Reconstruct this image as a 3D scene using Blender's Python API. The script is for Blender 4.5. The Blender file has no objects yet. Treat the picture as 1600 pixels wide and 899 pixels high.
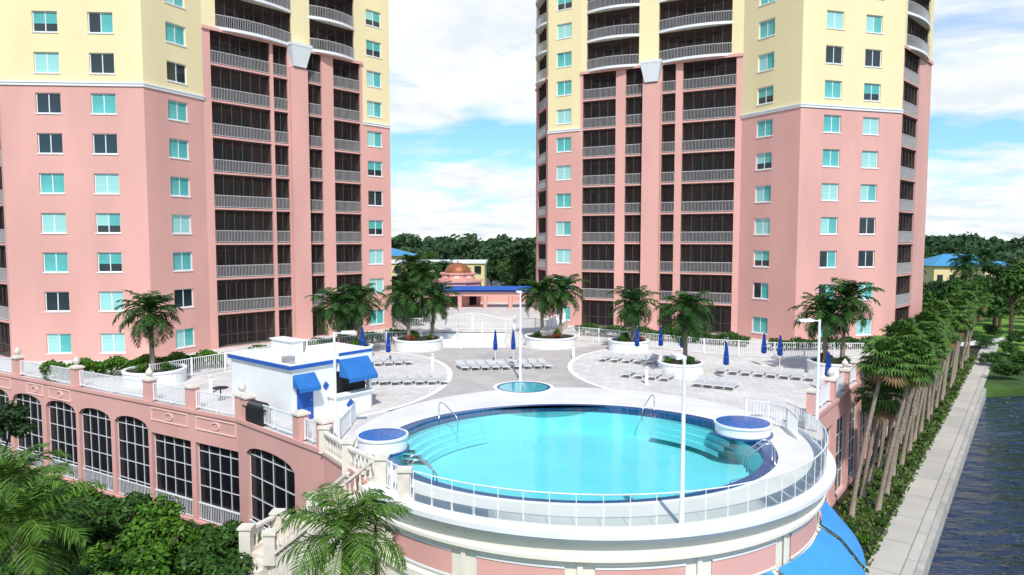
import bpy, math, random
from math import sin, cos, pi, radians, atan2
from mathutils import Vector as V, Matrix
random.seed(7)
S = bpy.context.scene
COL = S.collection
R_ = random.random
U_ = random.uniform
# ------------------------------------------------------------------ camera model
HC = 9.4; FP = 1080.0; PT = math.atan(73.5/1080); cp, sp = cos(PT), sin(PT)
def G(px, py, z=0.0):
    a = (px-800)/FP; b = (449.5-py)/FP
    d = V((a, cp+b*sp, -sp+b*cp)); t = (z-HC)/d.z
    return V((d.x*t, d.y*t, z))
def PX(px, A, B, py=376):
    d = (B-A).normalized(); s = (px-800)/FP/(cp+(449.5-py)/FP*sp)
    return (s*A.y-A.x)/(d.x-s*d.y)
# ------------------------------------------------------------------ materials
def mat(n, col, rough=.7, var=.1, sc=1.5, bump=0., bsc=30., metal=0., spec=.3, island=None, stretch=None):
    m = bpy.data.materials.new(n); m.use_nodes = True; nt = m.node_tree; N = nt.nodes; L = nt.links
    b = N['Principled BSDF']; b.inputs['Roughness'].default_value = rough; b.inputs['Metallic'].default_value = metal
    b.inputs['Specular IOR Level'].default_value = .13 if island else spec
    rp = N.new('ShaderNodeValToRGB')
    if island:
        g = N.new('ShaderNodeNewGeometry'); src = g.outputs['Random Per Island']
        rp.color_ramp.elements[0].color = (*col, 1); rp.color_ramp.elements[1].color = (*island, 1)
    else:
        tc = N.new('ShaderNodeTexCoord'); nz = N.new('ShaderNodeTexNoise'); nz.inputs['Scale'].default_value = sc; nz.inputs['Detail'].default_value = 6
        if stretch:
            mp = N.new('ShaderNodeMapping'); mp.inputs['Scale'].default_value = stretch
            L.new(tc.outputs['Object'], mp.inputs[0]); L.new(mp.outputs[0], nz.inputs['Vector'])
        else: L.new(tc.outputs['Object'], nz.inputs['Vector'])
        src = nz.outputs['Fac']
        rp.color_ramp.elements[0].position = .3; rp.color_ramp.elements[1].position = .7
        rp.color_ramp.elements[0].color = (*[min(1, c*(1-var)) for c in col], 1)
        rp.color_ramp.elements[1].color = (*[min(1, c*(1+var)) for c in col], 1)
        if bump:
            n2 = N.new('ShaderNodeTexNoise'); n2.inputs['Scale'].default_value = bsc; n2.inputs['Detail'].default_value = 4
            L.new(tc.outputs['Object'], n2.inputs['Vector'])
            bp = N.new('ShaderNodeBump'); bp.inputs['Strength'].default_value = bump; bp.inputs['Distance'].default_value = .05
            L.new(n2.outputs['Fac'], bp.inputs['Height']); L.new(bp.outputs[0], b.inputs['Normal'])
    L.new(src, rp.inputs[0]); L.new(rp.outputs[0], b.inputs['Base Color'])
    return m
def brick(n, c1, c2, mo, w, h, rot=0., mortar=.015, rough=.75):
    m = mat(n, c1, rough); nt = m.node_tree; N = nt.nodes; L = nt.links; b = N['Principled BSDF']
    tc = N.new('ShaderNodeTexCoord'); mp = N.new('ShaderNodeMapping'); mp.inputs['Rotation'].default_value = (0, 0, rot)
    br = N.new('ShaderNodeTexBrick'); br.inputs['Scale'].default_value = 1
    br.inputs['Brick Width'].default_value = w; br.inputs['Row Height'].default_value = h; br.inputs['Mortar Size'].default_value = mortar
    br.inputs['Color1'].default_value = (*c1, 1); br.inputs['Color2'].default_value = (*c2, 1); br.inputs['Mortar'].default_value = (*mo, 1)
    L.new(tc.outputs['Object'], mp.inputs[0]); L.new(mp.outputs[0], br.inputs[0])
    nz = N.new('ShaderNodeTexNoise'); nz.inputs['Scale'].default_value = .35; nz.inputs['Detail'].default_value = 8
    L.new(tc.outputs['Object'], nz.inputs[0])
    r2 = N.new('ShaderNodeValToRGB'); r2.color_ramp.elements[0].position = .3; r2.color_ramp.elements[1].position = .7
    r2.color_ramp.elements[0].color = (.86, .86, .86, 1); r2.color_ramp.elements[1].color = (1.06, 1.06, 1.06, 1)
    L.new(nz.outputs['Fac'], r2.inputs[0])
    mx = N.new('ShaderNodeMix'); mx.data_type = 'RGBA'; mx.blend_type = 'MULTIPLY'; mx.inputs[0].default_value = 1
    L.new(br.outputs[0], mx.inputs[6]); L.new(r2.outputs[0], mx.inputs[7]); L.new(mx.outputs[2], b.inputs['Base Color'])
    return m
PINK = mat('pink_stucco', (.70, .37, .315), .85, .085, .3, .15, 25, stretch=(1, 1, .3))
CREAM = mat('cream_stucco', (.84, .70, .40), .85, .055, .3, .15, 25, stretch=(1, 1, .3))
IVORY = mat('ivory_stucco', (.80, .75, .63), .8, .06, .4, .1, 25)
STONE = mat('cast_stone', (.71, .64, .54), .8, .12, 2.5, .2, 20)
WHITE = mat('white_paint', (.80, .80, .79), .5, .04, .8)
RAILG = mat('railing_paint', (.54, .52, .51), .5, .05, .8)
WALLW = mat('white_stucco', (.82, .82, .80), .8, .05, .5, .15, 25)
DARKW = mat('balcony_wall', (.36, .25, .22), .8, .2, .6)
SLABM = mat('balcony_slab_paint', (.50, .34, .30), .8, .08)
BRONZE = mat('bronze_frame', (.085, .07, .065), .5, .1)
TEAL = mat('teal_window_glass', (.10, .43, .40), .06, .22, .5, spec=.6)
DGLASS = mat('dark_window_glass', (.02, .035, .04), .05, .3, .5, spec=.6)
BLIND = mat('window_blind', (.32, .62, .58), .25, .12, .4, stretch=(.2, .2, 9), spec=.6)
BLACKG = mat('garage_glass', (.012, .012, .016), .12, .3, .3, spec=.3)
MULL = mat('mullion_paint', (.66, .66, .66), .5, .05)
BLUE = mat('blue_awning_canvas', (.025, .15, .43), .7, .08, 1.5)
SKYB = mat('bright_blue_awning', (.05, .28, .62), .6, .08, .8)
BLUEU = mat('blue_parasol_canvas', (.01, .05, .27), .75, .15, 3)
BLUEP = mat('blue_paint', (.02, .10, .42), .5, .08)
TILE = brick('navy_pool_tile', (.016, .06, .18), (.026, .09, .25), (.05, .12, .24), .15, .15, 0, .012, .25)
MOSA = brick('blue_mosaic', (.02, .12, .42), (.05, .22, .58), (.03, .10, .3), .12, .12, .3, .012, .25)
POOLF = mat('pool_plaster', (.40, .74, .76), .6, .05, .4)
STEPM = mat('pool_step_edge', (.30, .64, .69), .5, .1)
PAVE = brick('light_pavers', (.70, .65, .605), (.60, .555, .52), (.45, .415, .39), .6, .6, radians(37))
PAVEC = brick('taupe_pavers', (.55, .495, .455), (.46, .415, .385), (.34, .31, .29), .5, .25, radians(-8))
CONC = mat('cool_deck_concrete', (.70, .665, .61), .8, .07, .5, .2, 40)
SEAW = mat('seawall_concrete', (.42, .39, .34), .9, .2, .8, .2, 15)
CONCW = brick('walkway_concrete', (.55, .50, .425), (.47, .43, .37), (.26, .235, .21), 4., 1.5, radians(-52.8), .03)
BANDM = mat('pale_band', (.78, .76, .73), .8, .05)
GRASS = mat('grass_ground', (.05, .10, .02), .95, .5, .25, .4, 6)
LAWN = mat('lawn_grass', (.15, .28, .04), .95, .25, .5, .3, 8)
SOIL = mat('mulch_bed', (.035, .035, .018), .95, .5, 1.2, .5, 10)
ASPH = mat('asphalt', (.06, .06, .06), .9, .2, .5)
STEEL = mat('stainless_steel', (.62, .62, .63), .25, .03, metal=.9)
LOUNG = mat('lounger_sling', (.50, .49, .47), .6, .05)
COPPER = mat('copper_dome_metal', (.34, .13, .06), .5, .35, 1.2, metal=.3)
TRUNK = mat('palm_trunk_bark', (.27, .215, .165), .95, .3, 3, .5, 12, stretch=(1, 1, 6))
BARK = mat('tree_bark', (.09, .06, .04), .95, .3, 4)
FROND = mat('palm_frond_leaf', (.008, .03, .008), .6, island=(.045, .11, .02))
FRONDY = mat('coconut_frond_leaf', (.022, .065, .007), .5, island=(.11, .205, .028))
FAN = mat('fan_palm_leaf', (.02, .065, .012), .6, island=(.11, .195, .035))
DEADF = mat('dry_frond', (.14, .085, .04), .9, island=(.24, .16, .07))
LEAF = mat('broad_leaf', (.012, .04, .008), .5, island=(.055, .13, .018))
LEAFB = mat('bright_leaf', (.018, .06, .005), .5, island=(.09, .20, .016))
LEAFD = mat('dark_leaf', (.008, .026, .008), .6, island=(.035, .078, .018))
LEAFW = mat('hazed_woodland_leaf', (.016, .042, .018), .7, island=(.06, .105, .04))  # far trees: distance haze painted in as lighter, greyer greens
LEAFO = mat('olive_leaf', (.03, .06, .012), .6, island=(.11, .17, .035))
REDL = mat('red_leaf', (.15, .03, .015), .6, island=(.3, .10, .05))
YELW = mat('yellow_stucco', (.78, .64, .32), .85, .06)
ROOFB = mat('blue_roof_tile', (.07, .26, .44), .6, .12, 2)
ROOFW = mat('flat_roof_membrane', (.74, .73, .70), .9, .1, .6)
BLACK = mat('black_plastic', (.02, .02, .022), .5, .1)
LENS = mat('lamp_lens', (.75, .75, .7), .2, .03)
TRIM = mat('panel_trim', (.78, .56, .49), .8, .05)
def glassmat(n, tint, f):
    m = bpy.data.materials.new(n); m.use_nodes = True; nt = m.node_tree; N = nt.nodes; L = nt.links
    N.remove(N['Principled BSDF']); tr = N.new('ShaderNodeBsdfTransparent'); tr.inputs[0].default_value = (*tint, 1)
    gl = N.new('ShaderNodeBsdfGlossy'); gl.inputs['Roughness'].default_value = .02
    fr_ = N.new('ShaderNodeFresnel'); fr_.inputs[0].default_value = f
    mx = N.new('ShaderNodeMixShader'); L.new(fr_.outputs[0], mx.inputs[0]); L.new(tr.outputs[0], mx.inputs[1]); L.new(gl.outputs[0], mx.inputs[2])
    L.new(mx.outputs[0], N['Material Output'].inputs[0]); return m, N, L, gl, fr_
GLASS = glassmat('clear_glass_panel', (.86, .92, .91), 1.22)[0]
SCREEN = bpy.data.materials.new('insect_screen'); SCREEN.use_nodes = True
N = SCREEN.node_tree.nodes; L = SCREEN.node_tree.links; N.remove(N['Principled BSDF'])
_t = N.new('ShaderNodeBsdfTransparent'); _t.inputs[0].default_value = (.9, .9, .9, 1); _d = N.new('ShaderNodeBsdfDiffuse'); _d.inputs[0].default_value = (.03, .025, .022, 1)
_n = N.new('ShaderNodeTexNoise'); _n.inputs['Scale'].default_value = .6
_m = N.new('ShaderNodeMapRange'); _m.inputs[3].default_value = .3; _m.inputs[4].default_value = .72; L.new(_n.outputs['Fac'], _m.inputs[0])
_x = N.new('ShaderNodeMixShader'); L.new(_m.outputs[0], _x.inputs[0]); L.new(_t.outputs[0], _x.inputs[1]); L.new(_d.outputs[0], _x.inputs[2]); L.new(_x.outputs[0], N['Material Output'].inputs[0])
POOLW, N, L, gl, fr_ = glassmat('pool_water_surface', (.62, .95, .965), 1.2)
def wave_bump(N, L, outs, scale, strength, dist, st=(1, 1, 1)):
    tc = N.new('ShaderNodeTexCoord'); mp = N.new('ShaderNodeMapping'); mp.inputs['Scale'].default_value = st
    nz = N.new('ShaderNodeTexNoise'); nz.inputs['Scale'].default_value = scale; nz.inputs['Detail'].default_value = 5
    bp = N.new('ShaderNodeBump'); bp.inputs['Strength'].default_value = strength; bp.inputs['Distance'].default_value = dist
    L.new(tc.outputs['Object'], mp.inputs[0]); L.new(mp.outputs[0], nz.inputs[0]); L.new(nz.outputs['Fac'], bp.inputs['Height'])
    for o in outs: L.new(bp.outputs[0], o)
wave_bump(N, L, [gl.inputs['Normal'], fr_.inputs['Normal']], 1.4, .35, .03)
BAY = mat('bay_water', (.004, .018, .055), .06, .5, .15, spec=.4)
wave_bump(BAY.node_tree.nodes, BAY.node_tree.links, [BAY.node_tree.nodes['Principled BSDF'].inputs['Normal']], .45, 1.0, 3.0, (1, 1.9, 1))
# ------------------------------------------------------------------ mesh builder
KIDS = {}
def link(o, parent=None):
    COL.objects.link(o)
    if parent is not None:
        o.parent = parent; KIDS.setdefault(parent.name, []).append(o)
        if parent.type == 'EMPTY': o.matrix_parent_inverse = Matrix.Translation(-parent.location)
    return o
class MB:
    def __init__(s, M=None): s.v = []; s.f = []; s.m = []; s.M = M or Matrix(); s.k = 0
    def add(s, vs, fs):
        n = len(s.v); M = s.M
        s.v += [M @ V(p) for p in vs]; s.f += [tuple(i+n for i in f) for f in fs]; s.m += [s.k]*len(fs); return s
    def box(s, x0, x1, y0, y1, z0, z1):
        return s.add([(x0,y0,z0),(x1,y0,z0),(x1,y1,z0),(x0,y1,z0),(x0,y0,z1),(x1,y0,z1),(x1,y1,z1),(x0,y1,z1)],
              [(0,3,2,1),(4,5,6,7),(0,1,5,4),(1,2,6,5),(2,3,7,6),(3,0,4,7)])
    def bar(s, p, q, w, h=None):
        h = h or w; p = V(p); q = V(q); d = (q-p).normalized()
        a = d.cross(V((0,0,1)))
        if a.length < .01: a = V((1,0,0))
        a.normalize(); b = a.cross(d)
        a *= w/2; b *= h/2
        return s.add([p-a-b,p+a-b,p+a+b,p-a+b,q-a-b,q+a-b,q+a+b,q-a+b],[(0,1,2,3),(7,6,5,4),(0,4,5,1),(1,5,6,2),(2,6,7,3),(3,7,4,0)])
    def tube(s, pts, r, n=6, cap=True):
        pts = [V(p) for p in pts]; k = len(pts); vs = []
        if not isinstance(r, (list, tuple)): r = [r]*k
        for i, p in enumerate(pts):
            d = (pts[min(i+1,k-1)]-pts[max(i-1,0)]).normalized()
            a = d.cross(V((0,0,1)))
            if a.length < .05: a = d.cross(V((0,1,0)))
            a.normalize(); b = a.cross(d)
            vs += [p+(a*cos(2*pi*j/n)+b*sin(2*pi*j/n))*r[i] for j in range(n)]
        fs = [(i*n+j, i*n+(j+1)%n, (i+1)*n+(j+1)%n, (i+1)*n+j) for i in range(k-1) for j in range(n)]
        if cap: fs += [tuple(range(n)), tuple(range((k-1)*n, k*n))]
        return s.add(vs, fs)
    def lathe(s, prof, n=24, c=(0,0), a0=0., a1=2*pi, sx=1., sy=1.):
        full = abs(a1-a0-2*pi) < 1e-6; m = n if full else n+1; vs = []
        for i in range(m):
            a = a0+(a1-a0)*i/n
            vs += [(c[0]+r*sx*cos(a), c[1]+r*sy*sin(a), z) for r, z in prof]
        k = len(prof); fs = []
        for i in range(n):
            j = (i+1) % m
            for t in range(k-1): fs.append((i*k+t, j*k+t, j*k+t+1, i*k+t+1))
        return s.add(vs, fs)
    def prism(s, poly, z0, z1):
        n = len(poly)
        return s.add([(p[0],p[1],z0) for p in poly]+[(p[0],p[1],z1) for p in poly],
              [tuple(range(n-1,-1,-1)), tuple(range(n,2*n))]+[(i,(i+1)%n,n+(i+1)%n,n+i) for i in range(n)])
    def sheet(s, poly, z): return s.add([(p[0],p[1],z) for p in poly], [tuple(range(len(poly)))])
    def mesh(s, name, mats, smooth=False):
        me = bpy.data.meshes.new(name); me.from_pydata([tuple(p) for p in s.v], [], s.f)
        for m in (mats if isinstance(mats, (list, tuple)) else [mats]): me.materials.append(m)
        if max(s.m, default=0): me.polygons.foreach_set('material_index', s.m)
        if smooth: me.polygons.foreach_set('use_smooth', [True]*len(s.f))
        me.update(); return me
    def build(s, name, mats, parent=None, smooth=False):
        return link(bpy.data.objects.new(name, s.mesh(name, mats, smooth)), parent)
def tag(o, label=None, cat=None, group=None, kind=None):
    if label: o['label'] = label
    if cat: o['category'] = cat
    if group: o['group'] = group
    if kind: o['kind'] = kind
    return o
def root(name, label, cat, loc=(0,0,0), group=None):
    o = bpy.data.objects.new(name, None); o.location = loc; o.empty_display_size = .3; COL.objects.link(o); return tag(o, label, cat, group)
def inst(name, me, parent, M):
    o = bpy.data.objects.new(name, me); link(o, parent); o.matrix_basis = M; return o
def copy_tree(o, parent=None):
    c = o.copy(); COL.objects.link(c)
    if parent is not None:
        c.parent = parent; KIDS.setdefault(parent.name, []).append(c)
    for ch in KIDS.get(o.name, []): copy_tree(ch, c)
    return c
def struct(o): o['kind'] = 'structure'; return o
ORD = 'first second third fourth fifth sixth seventh eighth ninth tenth eleventh twelfth thirteenth fourteenth fifteenth sixteenth seventeenth eighteenth nineteenth twentieth'.split()
ORD += ['twenty-'+x for x in ORD[:9]]+['thirtieth']+['thirty-'+x for x in ORD[:9]]+['fortieth']+['forty-'+x for x in ORD[:9]]
def fr(A, B):
    d = (B-A).normalized(); return Matrix(((d.x,-d.y,0,A.x),(d.y,d.x,0,A.y),(0,0,1,0),(0,0,0,1)))
def P2(x, y): return V((x, y, 0))
def wall_holes(mb, u0, u1, z0, z1, holes, rd):
    H = [h for h in holes if h[3] > z0+.01 and h[2] < z1-.01]
    us = sorted({u0, u1, *[h[0] for h in H], *[h[1] for h in H]}); zs = sorted({z0, z1, *[max(z0,h[2]) for h in H], *[min(z1,h[3]) for h in H]})
    for i in range(len(us)-1):
        cu = (us[i]+us[i+1])/2; hh = [h for h in H if h[0] < cu < h[1]]; run = None
        for j in range(len(zs)-1):
            cz = (zs[j]+zs[j+1])/2; solid = not any(h[2] < cz < h[3] for h in hh)
            if solid and run is None: run = zs[j]
            if run is not None and (not solid or j == len(zs)-2):
                top = zs[j+1] if solid else zs[j]
                mb.add([(us[i],0,run),(us[i+1],0,run),(us[i+1],0,top),(us[i],0,top)], [(0,1,2,3)]); run = None
    for a, b, c, d in H:
        c = max(c, z0); d = min(d, z1)
        mb.add([(a,0,c),(b,0,c),(b,0,d),(a,0,d),(a,rd,c),(b,rd,c),(b,rd,d),(a,rd,d)], [(0,1,5,4),(1,2,6,5),(2,3,7,6),(3,0,4,7)])
def pickets(mb, pts, h=1.07, step=.14, w=.028, post=0, tw=.06):
    pts = [V(p) for p in pts]
    for a, b in zip(pts, pts[1:]):
        L_ = (b-a).length; n = max(1, int(L_/step)); up = V((0,0,1))
        mb.bar(a+up*h, b+up*h, tw, .05); mb.bar(a+up*.10, b+up*.10, .045, .045)
        for i in range(n):
            p = a+(b-a)*((i+.5)/n); mb.bar(p+up*.1, p+up*(h-.02), w)
        if post:
            k = max(1, round(L_/post))
            for i in range(k+1):
                p = a+(b-a)*(i/k); mb.bar(p, p+up*(h+.06), .075)
def arc(A, B, sag, n):  # local y negative = outward
    return [(A+(B-A)*i/n, -sag*(1-(2*i/n-1)**2)) for i in range(n+1)]
# ------------------------------------------------------------------ towers
FH = 3.05; WW, WH = 1.85, 1.55
def window_meshes():
    f = MB()
    w, h = WW/2, WH/2
    f.box(-w,w,-.03,.05,-h,-h+.07); f.box(-w,w,-.03,.05,h-.07,h); f.box(-w,-w+.07,-.03,.05,-h+.07,h-.07); f.box(w-.07,w,-.03,.05,-h+.07,h-.07)
    f.box(-.035,.035,-.02,.05,-h+.07,h-.07)
    f.box(-w-.06,w+.06,-.19,-.02,-h-.08,-h-.002)
    fm = f.mesh('window', WHITE); ps = []
    for mm in ((TEAL,TEAL),(BLIND,TEAL),(BLIND,BLIND),(DGLASS,TEAL),(DGLASS,DGLASS)):
        p = MB(); p.box(-w+.07,-.035,.0,.03,-h+.07,h-.07); p.k = 1; p.box(.035,w-.07,.004,.03,-h+.07,h-.07); ps.append(p.mesh('pane', list(mm)))
    for mm in ((TEAL,TEAL),(BLIND,TEAL)):   # blinds drawn half way, dark glass below
        p = MB(); zc = U_(-.25,.15)
        for k,(x0,x1) in enumerate(((-w+.07,-.035),(.035,w-.07))):
            p.k = k; p.box(x0,x1,.0,.03,zc,h-.07); p.k = 2; p.box(x0,x1,.004,.03,-h+.07,zc)
        ps.append(p.mesh('pane', list(mm)+[DGLASS]))
    return fm, ps
WFM, WPS = window_meshes()
def facet(T, A, B, cols, kmax, lst):
    M = fr(A, B); L_ = (B-A).length; holes = []
    for px in cols:
        u = PX(px, A, B)
        for k in range(kmax+1):
            zc = FH*k+(1.6 if k else 1.35); holes.append((u-WW/2,u+WW/2,zc-WH/2,zc+WH/2))
    for z0, z1, mb in ((0,21.35,lst[0]),(21.35,48.8,lst[1])):
        mb.M = M; wall_holes(mb, 0, L_, z0, z1, holes, .22)
    mb = MB(M); mb.box(-.05,L_+.05,-.09,.0,21.22,21.52); mb.box(-.05,L_+.05,-.14,-.0,21.42,21.523); mb.build('band_course', WHITE, T)
    for h in holes:
        u = (h[0]+h[1])/2; z = (h[2]+h[3])/2
        w = inst('window', WFM, T, M @ Matrix.Translation((u,.14,z)))
        r = R_(); q = 0 if r < .24 else 1 if r < .42 else 2 if r < .58 else 3 if r < .66 else 4 if r < .82 else 5 if r < .92 else 6
        inst('pane', WPS[q], w, Matrix())
def bay(T, A, B, low, high, kmax, lst, pil=None, sag=.55, dep=2.1, cols_proud=()):
    M = fr(A, B); L_ = (B-A).length; ZT = 27.45
    lo = [(PX(a,A,B), PX(b,A,B)) for a, b in low]; hi = [(PX(a,A,B), PX(b,A,B)) for a, b in high]
    H1 = [(a,b,FH*k+.04,FH*k+2.93) for k in range(0,9) for a, b in lo]; H2 = [(a,b,FH*k+.04,FH*k+2.93) for k in range(9,kmax+1) for a, b in hi]
    lst[0].M = M; wall_holes(lst[0], 0, L_, 0, ZT, H1, .3)
    lst[1].M = M; wall_holes(lst[1], 0, L_, ZT, 48.8, H2, .3)
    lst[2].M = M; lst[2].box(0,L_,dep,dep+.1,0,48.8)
    for ops, ks in ((lo, range(0,9)), (hi, range(9,kmax+1))):
        for a, b in ops: 
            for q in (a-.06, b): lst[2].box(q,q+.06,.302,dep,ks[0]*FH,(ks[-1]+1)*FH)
    mb = MB(); mb.box(0,L_,.305,dep-.002,-.11,.02); sl = mb.mesh('balcony_slab', SLABM)
    for k in range(1,kmax+2): inst('balcony_slab', sl, T, M @ Matrix.Translation((0,0,FH*k)))
    lst[0].box(-.02,L_+.02,-.14,-.003,ZT-.3,ZT-.02)
    for ops, ks, sg in ((lo, range(0,9), 0), (hi, range(9,kmax+1), sag)):
        for a, b in ops:
            w = b-a; r = MB(); pts = arc(a, b, sg, 8) if sg else [(a+.03,.06),(b-.03,.06)]
            pickets(r, [(x,y+.0,0) for x, y in pts], 1.07, .135, .025, 0, .045); rm = r.mesh('railing', RAILG)
            s_ = MB(); n = max(1, round(w/.95))
            for i in range(n+1):
                x = a+.03+(w-.06)*i/n; s_.bar((x,.19,.12),(x,.19,2.86),.05)
            s_.bar((a,.19,1.1),(b,.19,1.1),.05); s_.bar((a,.19,2.83),(b,.19,2.83),.06)
            s_.k = 1; s_.add([(a,.23,.1),(b,.23,.1),(b,.23,2.86),(a,.23,2.86)], [(0,1,2,3)]); sm = s_.mesh('screen_frame', [BRONZE, SCREEN])
            dm = None
            if w > 2:
                d_ = MB(); dw = min(w-.3, 3.4); c = (a+b)/2
                for i in range(3):
                    x0 = c-dw/2+dw*i/3; d_.k = 0; d_.box(x0+.06,x0+dw/3-.06,dep-.05,dep-.02,.1,2.4)
                    d_.k = 1; d_.box(x0,x0+.06,dep-.07,dep-.003,.05,2.45); d_.box(x0+dw/3-.06,x0+dw/3,dep-.07,dep-.003,.05,2.45)
                    d_.box(x0+.06,x0+dw/3-.06,dep-.07,dep-.003,2.4,2.45)
                dm = d_.mesh('sliding_door', [DGLASS, SLABM])
            bs = None
            if sg:
                q = MB(); P = arc(a-.1, b+.1, sg+.15, 8); q.prism([(x,y) for x,y in P], -.16, .06); bs = q.mesh('balcony_floor', WHITE)
            for k in ks:
                O = M @ Matrix.Translation((0,0,FH*k+.03))
                if k: inst('railing', rm, T, O)
                inst('screen_frame', sm, T, O)
                if dm: inst('sliding_door', dm, T, O)
                if bs: inst('balcony_floor', bs, T, O)
    if pil:
        a, b = PX(pil[0],A,B), PX(pil[1],A,B); c = (a+b)/2; w = (b-a)/2
        q = MB(M); lst[0].box(a,b,-.45,-.002,0,25.4)
        def fru(x0,x1,y0,z0,z1,e):
            q.add([(x0,y0,z0),(x1,y0,z0),(x1,0,z0),(x0,0,z0),(x0-e,y0-e,z1),(x1+e,y0-e,z1),(x1+e,0,z1),(x0-e,0,z1)],[(0,1,5,4),(1,2,6,5),(3,0,4,7),(4,5,6,7),(0,3,2,1)])
        fru(c-w*.75,c+w*.75,-.6,25.5,26.0,.1); fru(c-w*.75-.1,c+w*.75+.1,-.7,26.0,27.3,.28); fru(c-w*.75-.42,c+w*.75+.42,-1.0,27.3,27.55,.03); q.build('corbel', WHITE, T)
def tower(label, base, parts, backs):
    T = root('condo_tower', label, 'tower', base); lst = [MB(), MB(), MB()]
    for p in parts:
        if p[0] == 'f': facet(T, p[1], p[2], p[3], p[4], lst)
        else: bay(T, p[1], p[2], p[3], p[4], 12, lst, *p[5:])
    for a, b in zip(backs, backs[1:]):
        for z0, z1, mb in ((0,21.35,lst[0]),(21.35,48.8,lst[1])): mb.M = fr(a,b); wall_holes(mb, 0, (b-a).length, z0, z1, [], .1)
    pts = [p[1] for p in parts]+[parts[-1][2]]+backs[1:-1]
    o = lst[0].build('wall', PINK, T); o['label'] = 'pink lower walls'
    o = lst[1].build('wall', CREAM, T); o['label'] = 'cream upper walls'
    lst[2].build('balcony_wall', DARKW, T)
    mb = MB(); mb.prism(pts, 48.8, 49.3); mb.build('roof', WHITE, T)
R1,R2,R3,R4,R5,R6,R7 = P2(2.9,84),P2(4.0,77.8),P2(7.35,75.6),P2(22.3,68),P2(25.6,62.2),P2(36.3,65.3),P2(42.6,71.5)
tower('pink and cream high-rise condominium tower right of the gap, beside the waterside palms', (22,78,0),
  [('b',R1,R2,[(840,853)],[(840,853)]), ('f',R2,R3,[880],12),
   ('b',R3,R4,[(909,960),(975,1001),(1031,1052),(1063,1145)],[(915,995),(1025,1137)],(1003,1030)),
   ('f',R4,R5,[1190],12), ('f',R5,R6,[1295,1355],11), ('b',R6,R7,[(1403,1427)],[(1405,1440)],None,.4)],
  [R7,P2(44,80),P2(40,94),P2(8,96),R1])
L1,L2,L3,L4,L5,L6 = P2(-45,58),P2(-39,53.5),P2(-28.4,54.2),P2(-26,59.2),P2(-15.2,71.5),P2(-12.9,74)
tower('pink and cream high-rise condominium tower on the left, behind the hut', (-28,74,0),
  [('b',L1,L2,[(-28,8)],[(-28,8)]), ('f',L2,L3,[85,170],11), ('f',L3,L4,[285],11),
   ('b',L4,L5,[(337,428),(433,455),(483,507),(525,566)],[(346,462),(490,558)],(456,482)), ('f',L5,L6,[588],12)],
  [L6,P2(-18.5,92),P2(-46,92),L1])
# ------------------------------------------------------------------ terrain, water
GZ = -6.3
wd = V((.605,.797,0)); wn = V((.797,-.605,0)); W0 = G(1428,899,GZ); W0.z = 0; WL = G(1346,899,GZ); WL.z = 0
mb = MB(); s0 = W0-wd*70; s1 = W0+wd*51
mb.prism([(s0.x,s0.y),(s1.x,s1.y),(s1.x+6.5,s1.y+1),(s1.x+15,s1.y+2),(s1.x+33,s1.y-1),(122,77),(2500,60),(2500,3500),(-2500,3500),(-2500,s0.y)], -9.5, GZ); struct(mb.build('ground', GRASS))
mb = MB(); mb.sheet([(-2500,-300),(3000,-300),(3000,600),(-2500,600)], -7.15); struct(mb.build('water', BAY))
def strip(name, p, q, w, z, m):
    p, q = V(p), V(q); d = (q-p).normalized(); n = V((d.y,-d.x,0))*w
    b = MB(); b.sheet([p, p+n, q+n, q], z); return struct(b.build(name, m))
A = WL-wd*30; B = WL+wd*92
wid = (W0-WL).dot(wn)
mb = MB(); n2 = wn*wid
mb.prism([(A.x,A.y),(A.x+n2.x,A.y+n2.y),(B.x+n2.x,B.y+n2.y),(B.x,B.y)], GZ-.1, GZ+.08); struct(mb.build('walkway', CONCW))
mb = MB(); e0 = A+n2+wn*.02; e1 = s1+wn*.02
mb.prism([(e0.x,e0.y),(e0.x+wn.x*.3,e0.y+wn.y*.3),(e1.x+wn.x*.3,e1.y+wn.y*.3),(e1.x,e1.y)], -8.5, GZ+.14); tag(mb.build('seawall', SEAW), 'pale concrete seawall cap between the walkway and the dark water', 'seawall')
strip('mulch_bed', A-wn*3.8, B-wn*3.8, 3.78, GZ+.006, SOIL)
strip('planting_bed', (-60,20,0), (-4,14,0), -40, GZ+.004, SOIL)
strip('lawn', (60,74,0), (95,160,0), 60, GZ+.004, LAWN)
strip('footpath', (66,104,0), (150,150,0), 2.5, GZ+.010, CONC)
strip('parking_lot', (-70,222,0), (70,222,0), -60, GZ+.006, ASPH)
# ------------------------------------------------------------------ podium and deck
CX, CY, DR = 3.2, 32.85, .5; RD = 10.5+DR
def PR(prof): return [(r+DR, z) for r, z in prof]
Lf, La, Lb = P2(-50,56.3), P2(-14.4,35.7), P2(-8.4,30.2)
Ra, Rb = P2(16.3,36.4), P2(16.3,36.4)+wd*58
a0, a1 = radians(-143), radians(14)
circ = [(CX+RD*cos(a0+(a1-a0)*i/48), CY+RD*sin(a0+(a1-a0)*i/48)) for i in range(49)]
deckpoly = [(Lf.x,Lf.y),(La.x,La.y),(Lb.x,Lb.y),(-6.8,28.0)]+circ+[(Ra.x,Ra.y),(Rb.x,Rb.y),(Rb.x,108),(-50,108)]
EX, EY, EC = 8.95, 7.5, (2.9,31.65)
def ell(rx, ry, n=96, c=EC, a0=0, a1=2*pi): return [(c[0]+rx*cos(a0+(a1-a0)*i/n), c[1]+ry*sin(a0+(a1-a0)*i/n)) for i in range(n)]
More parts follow.
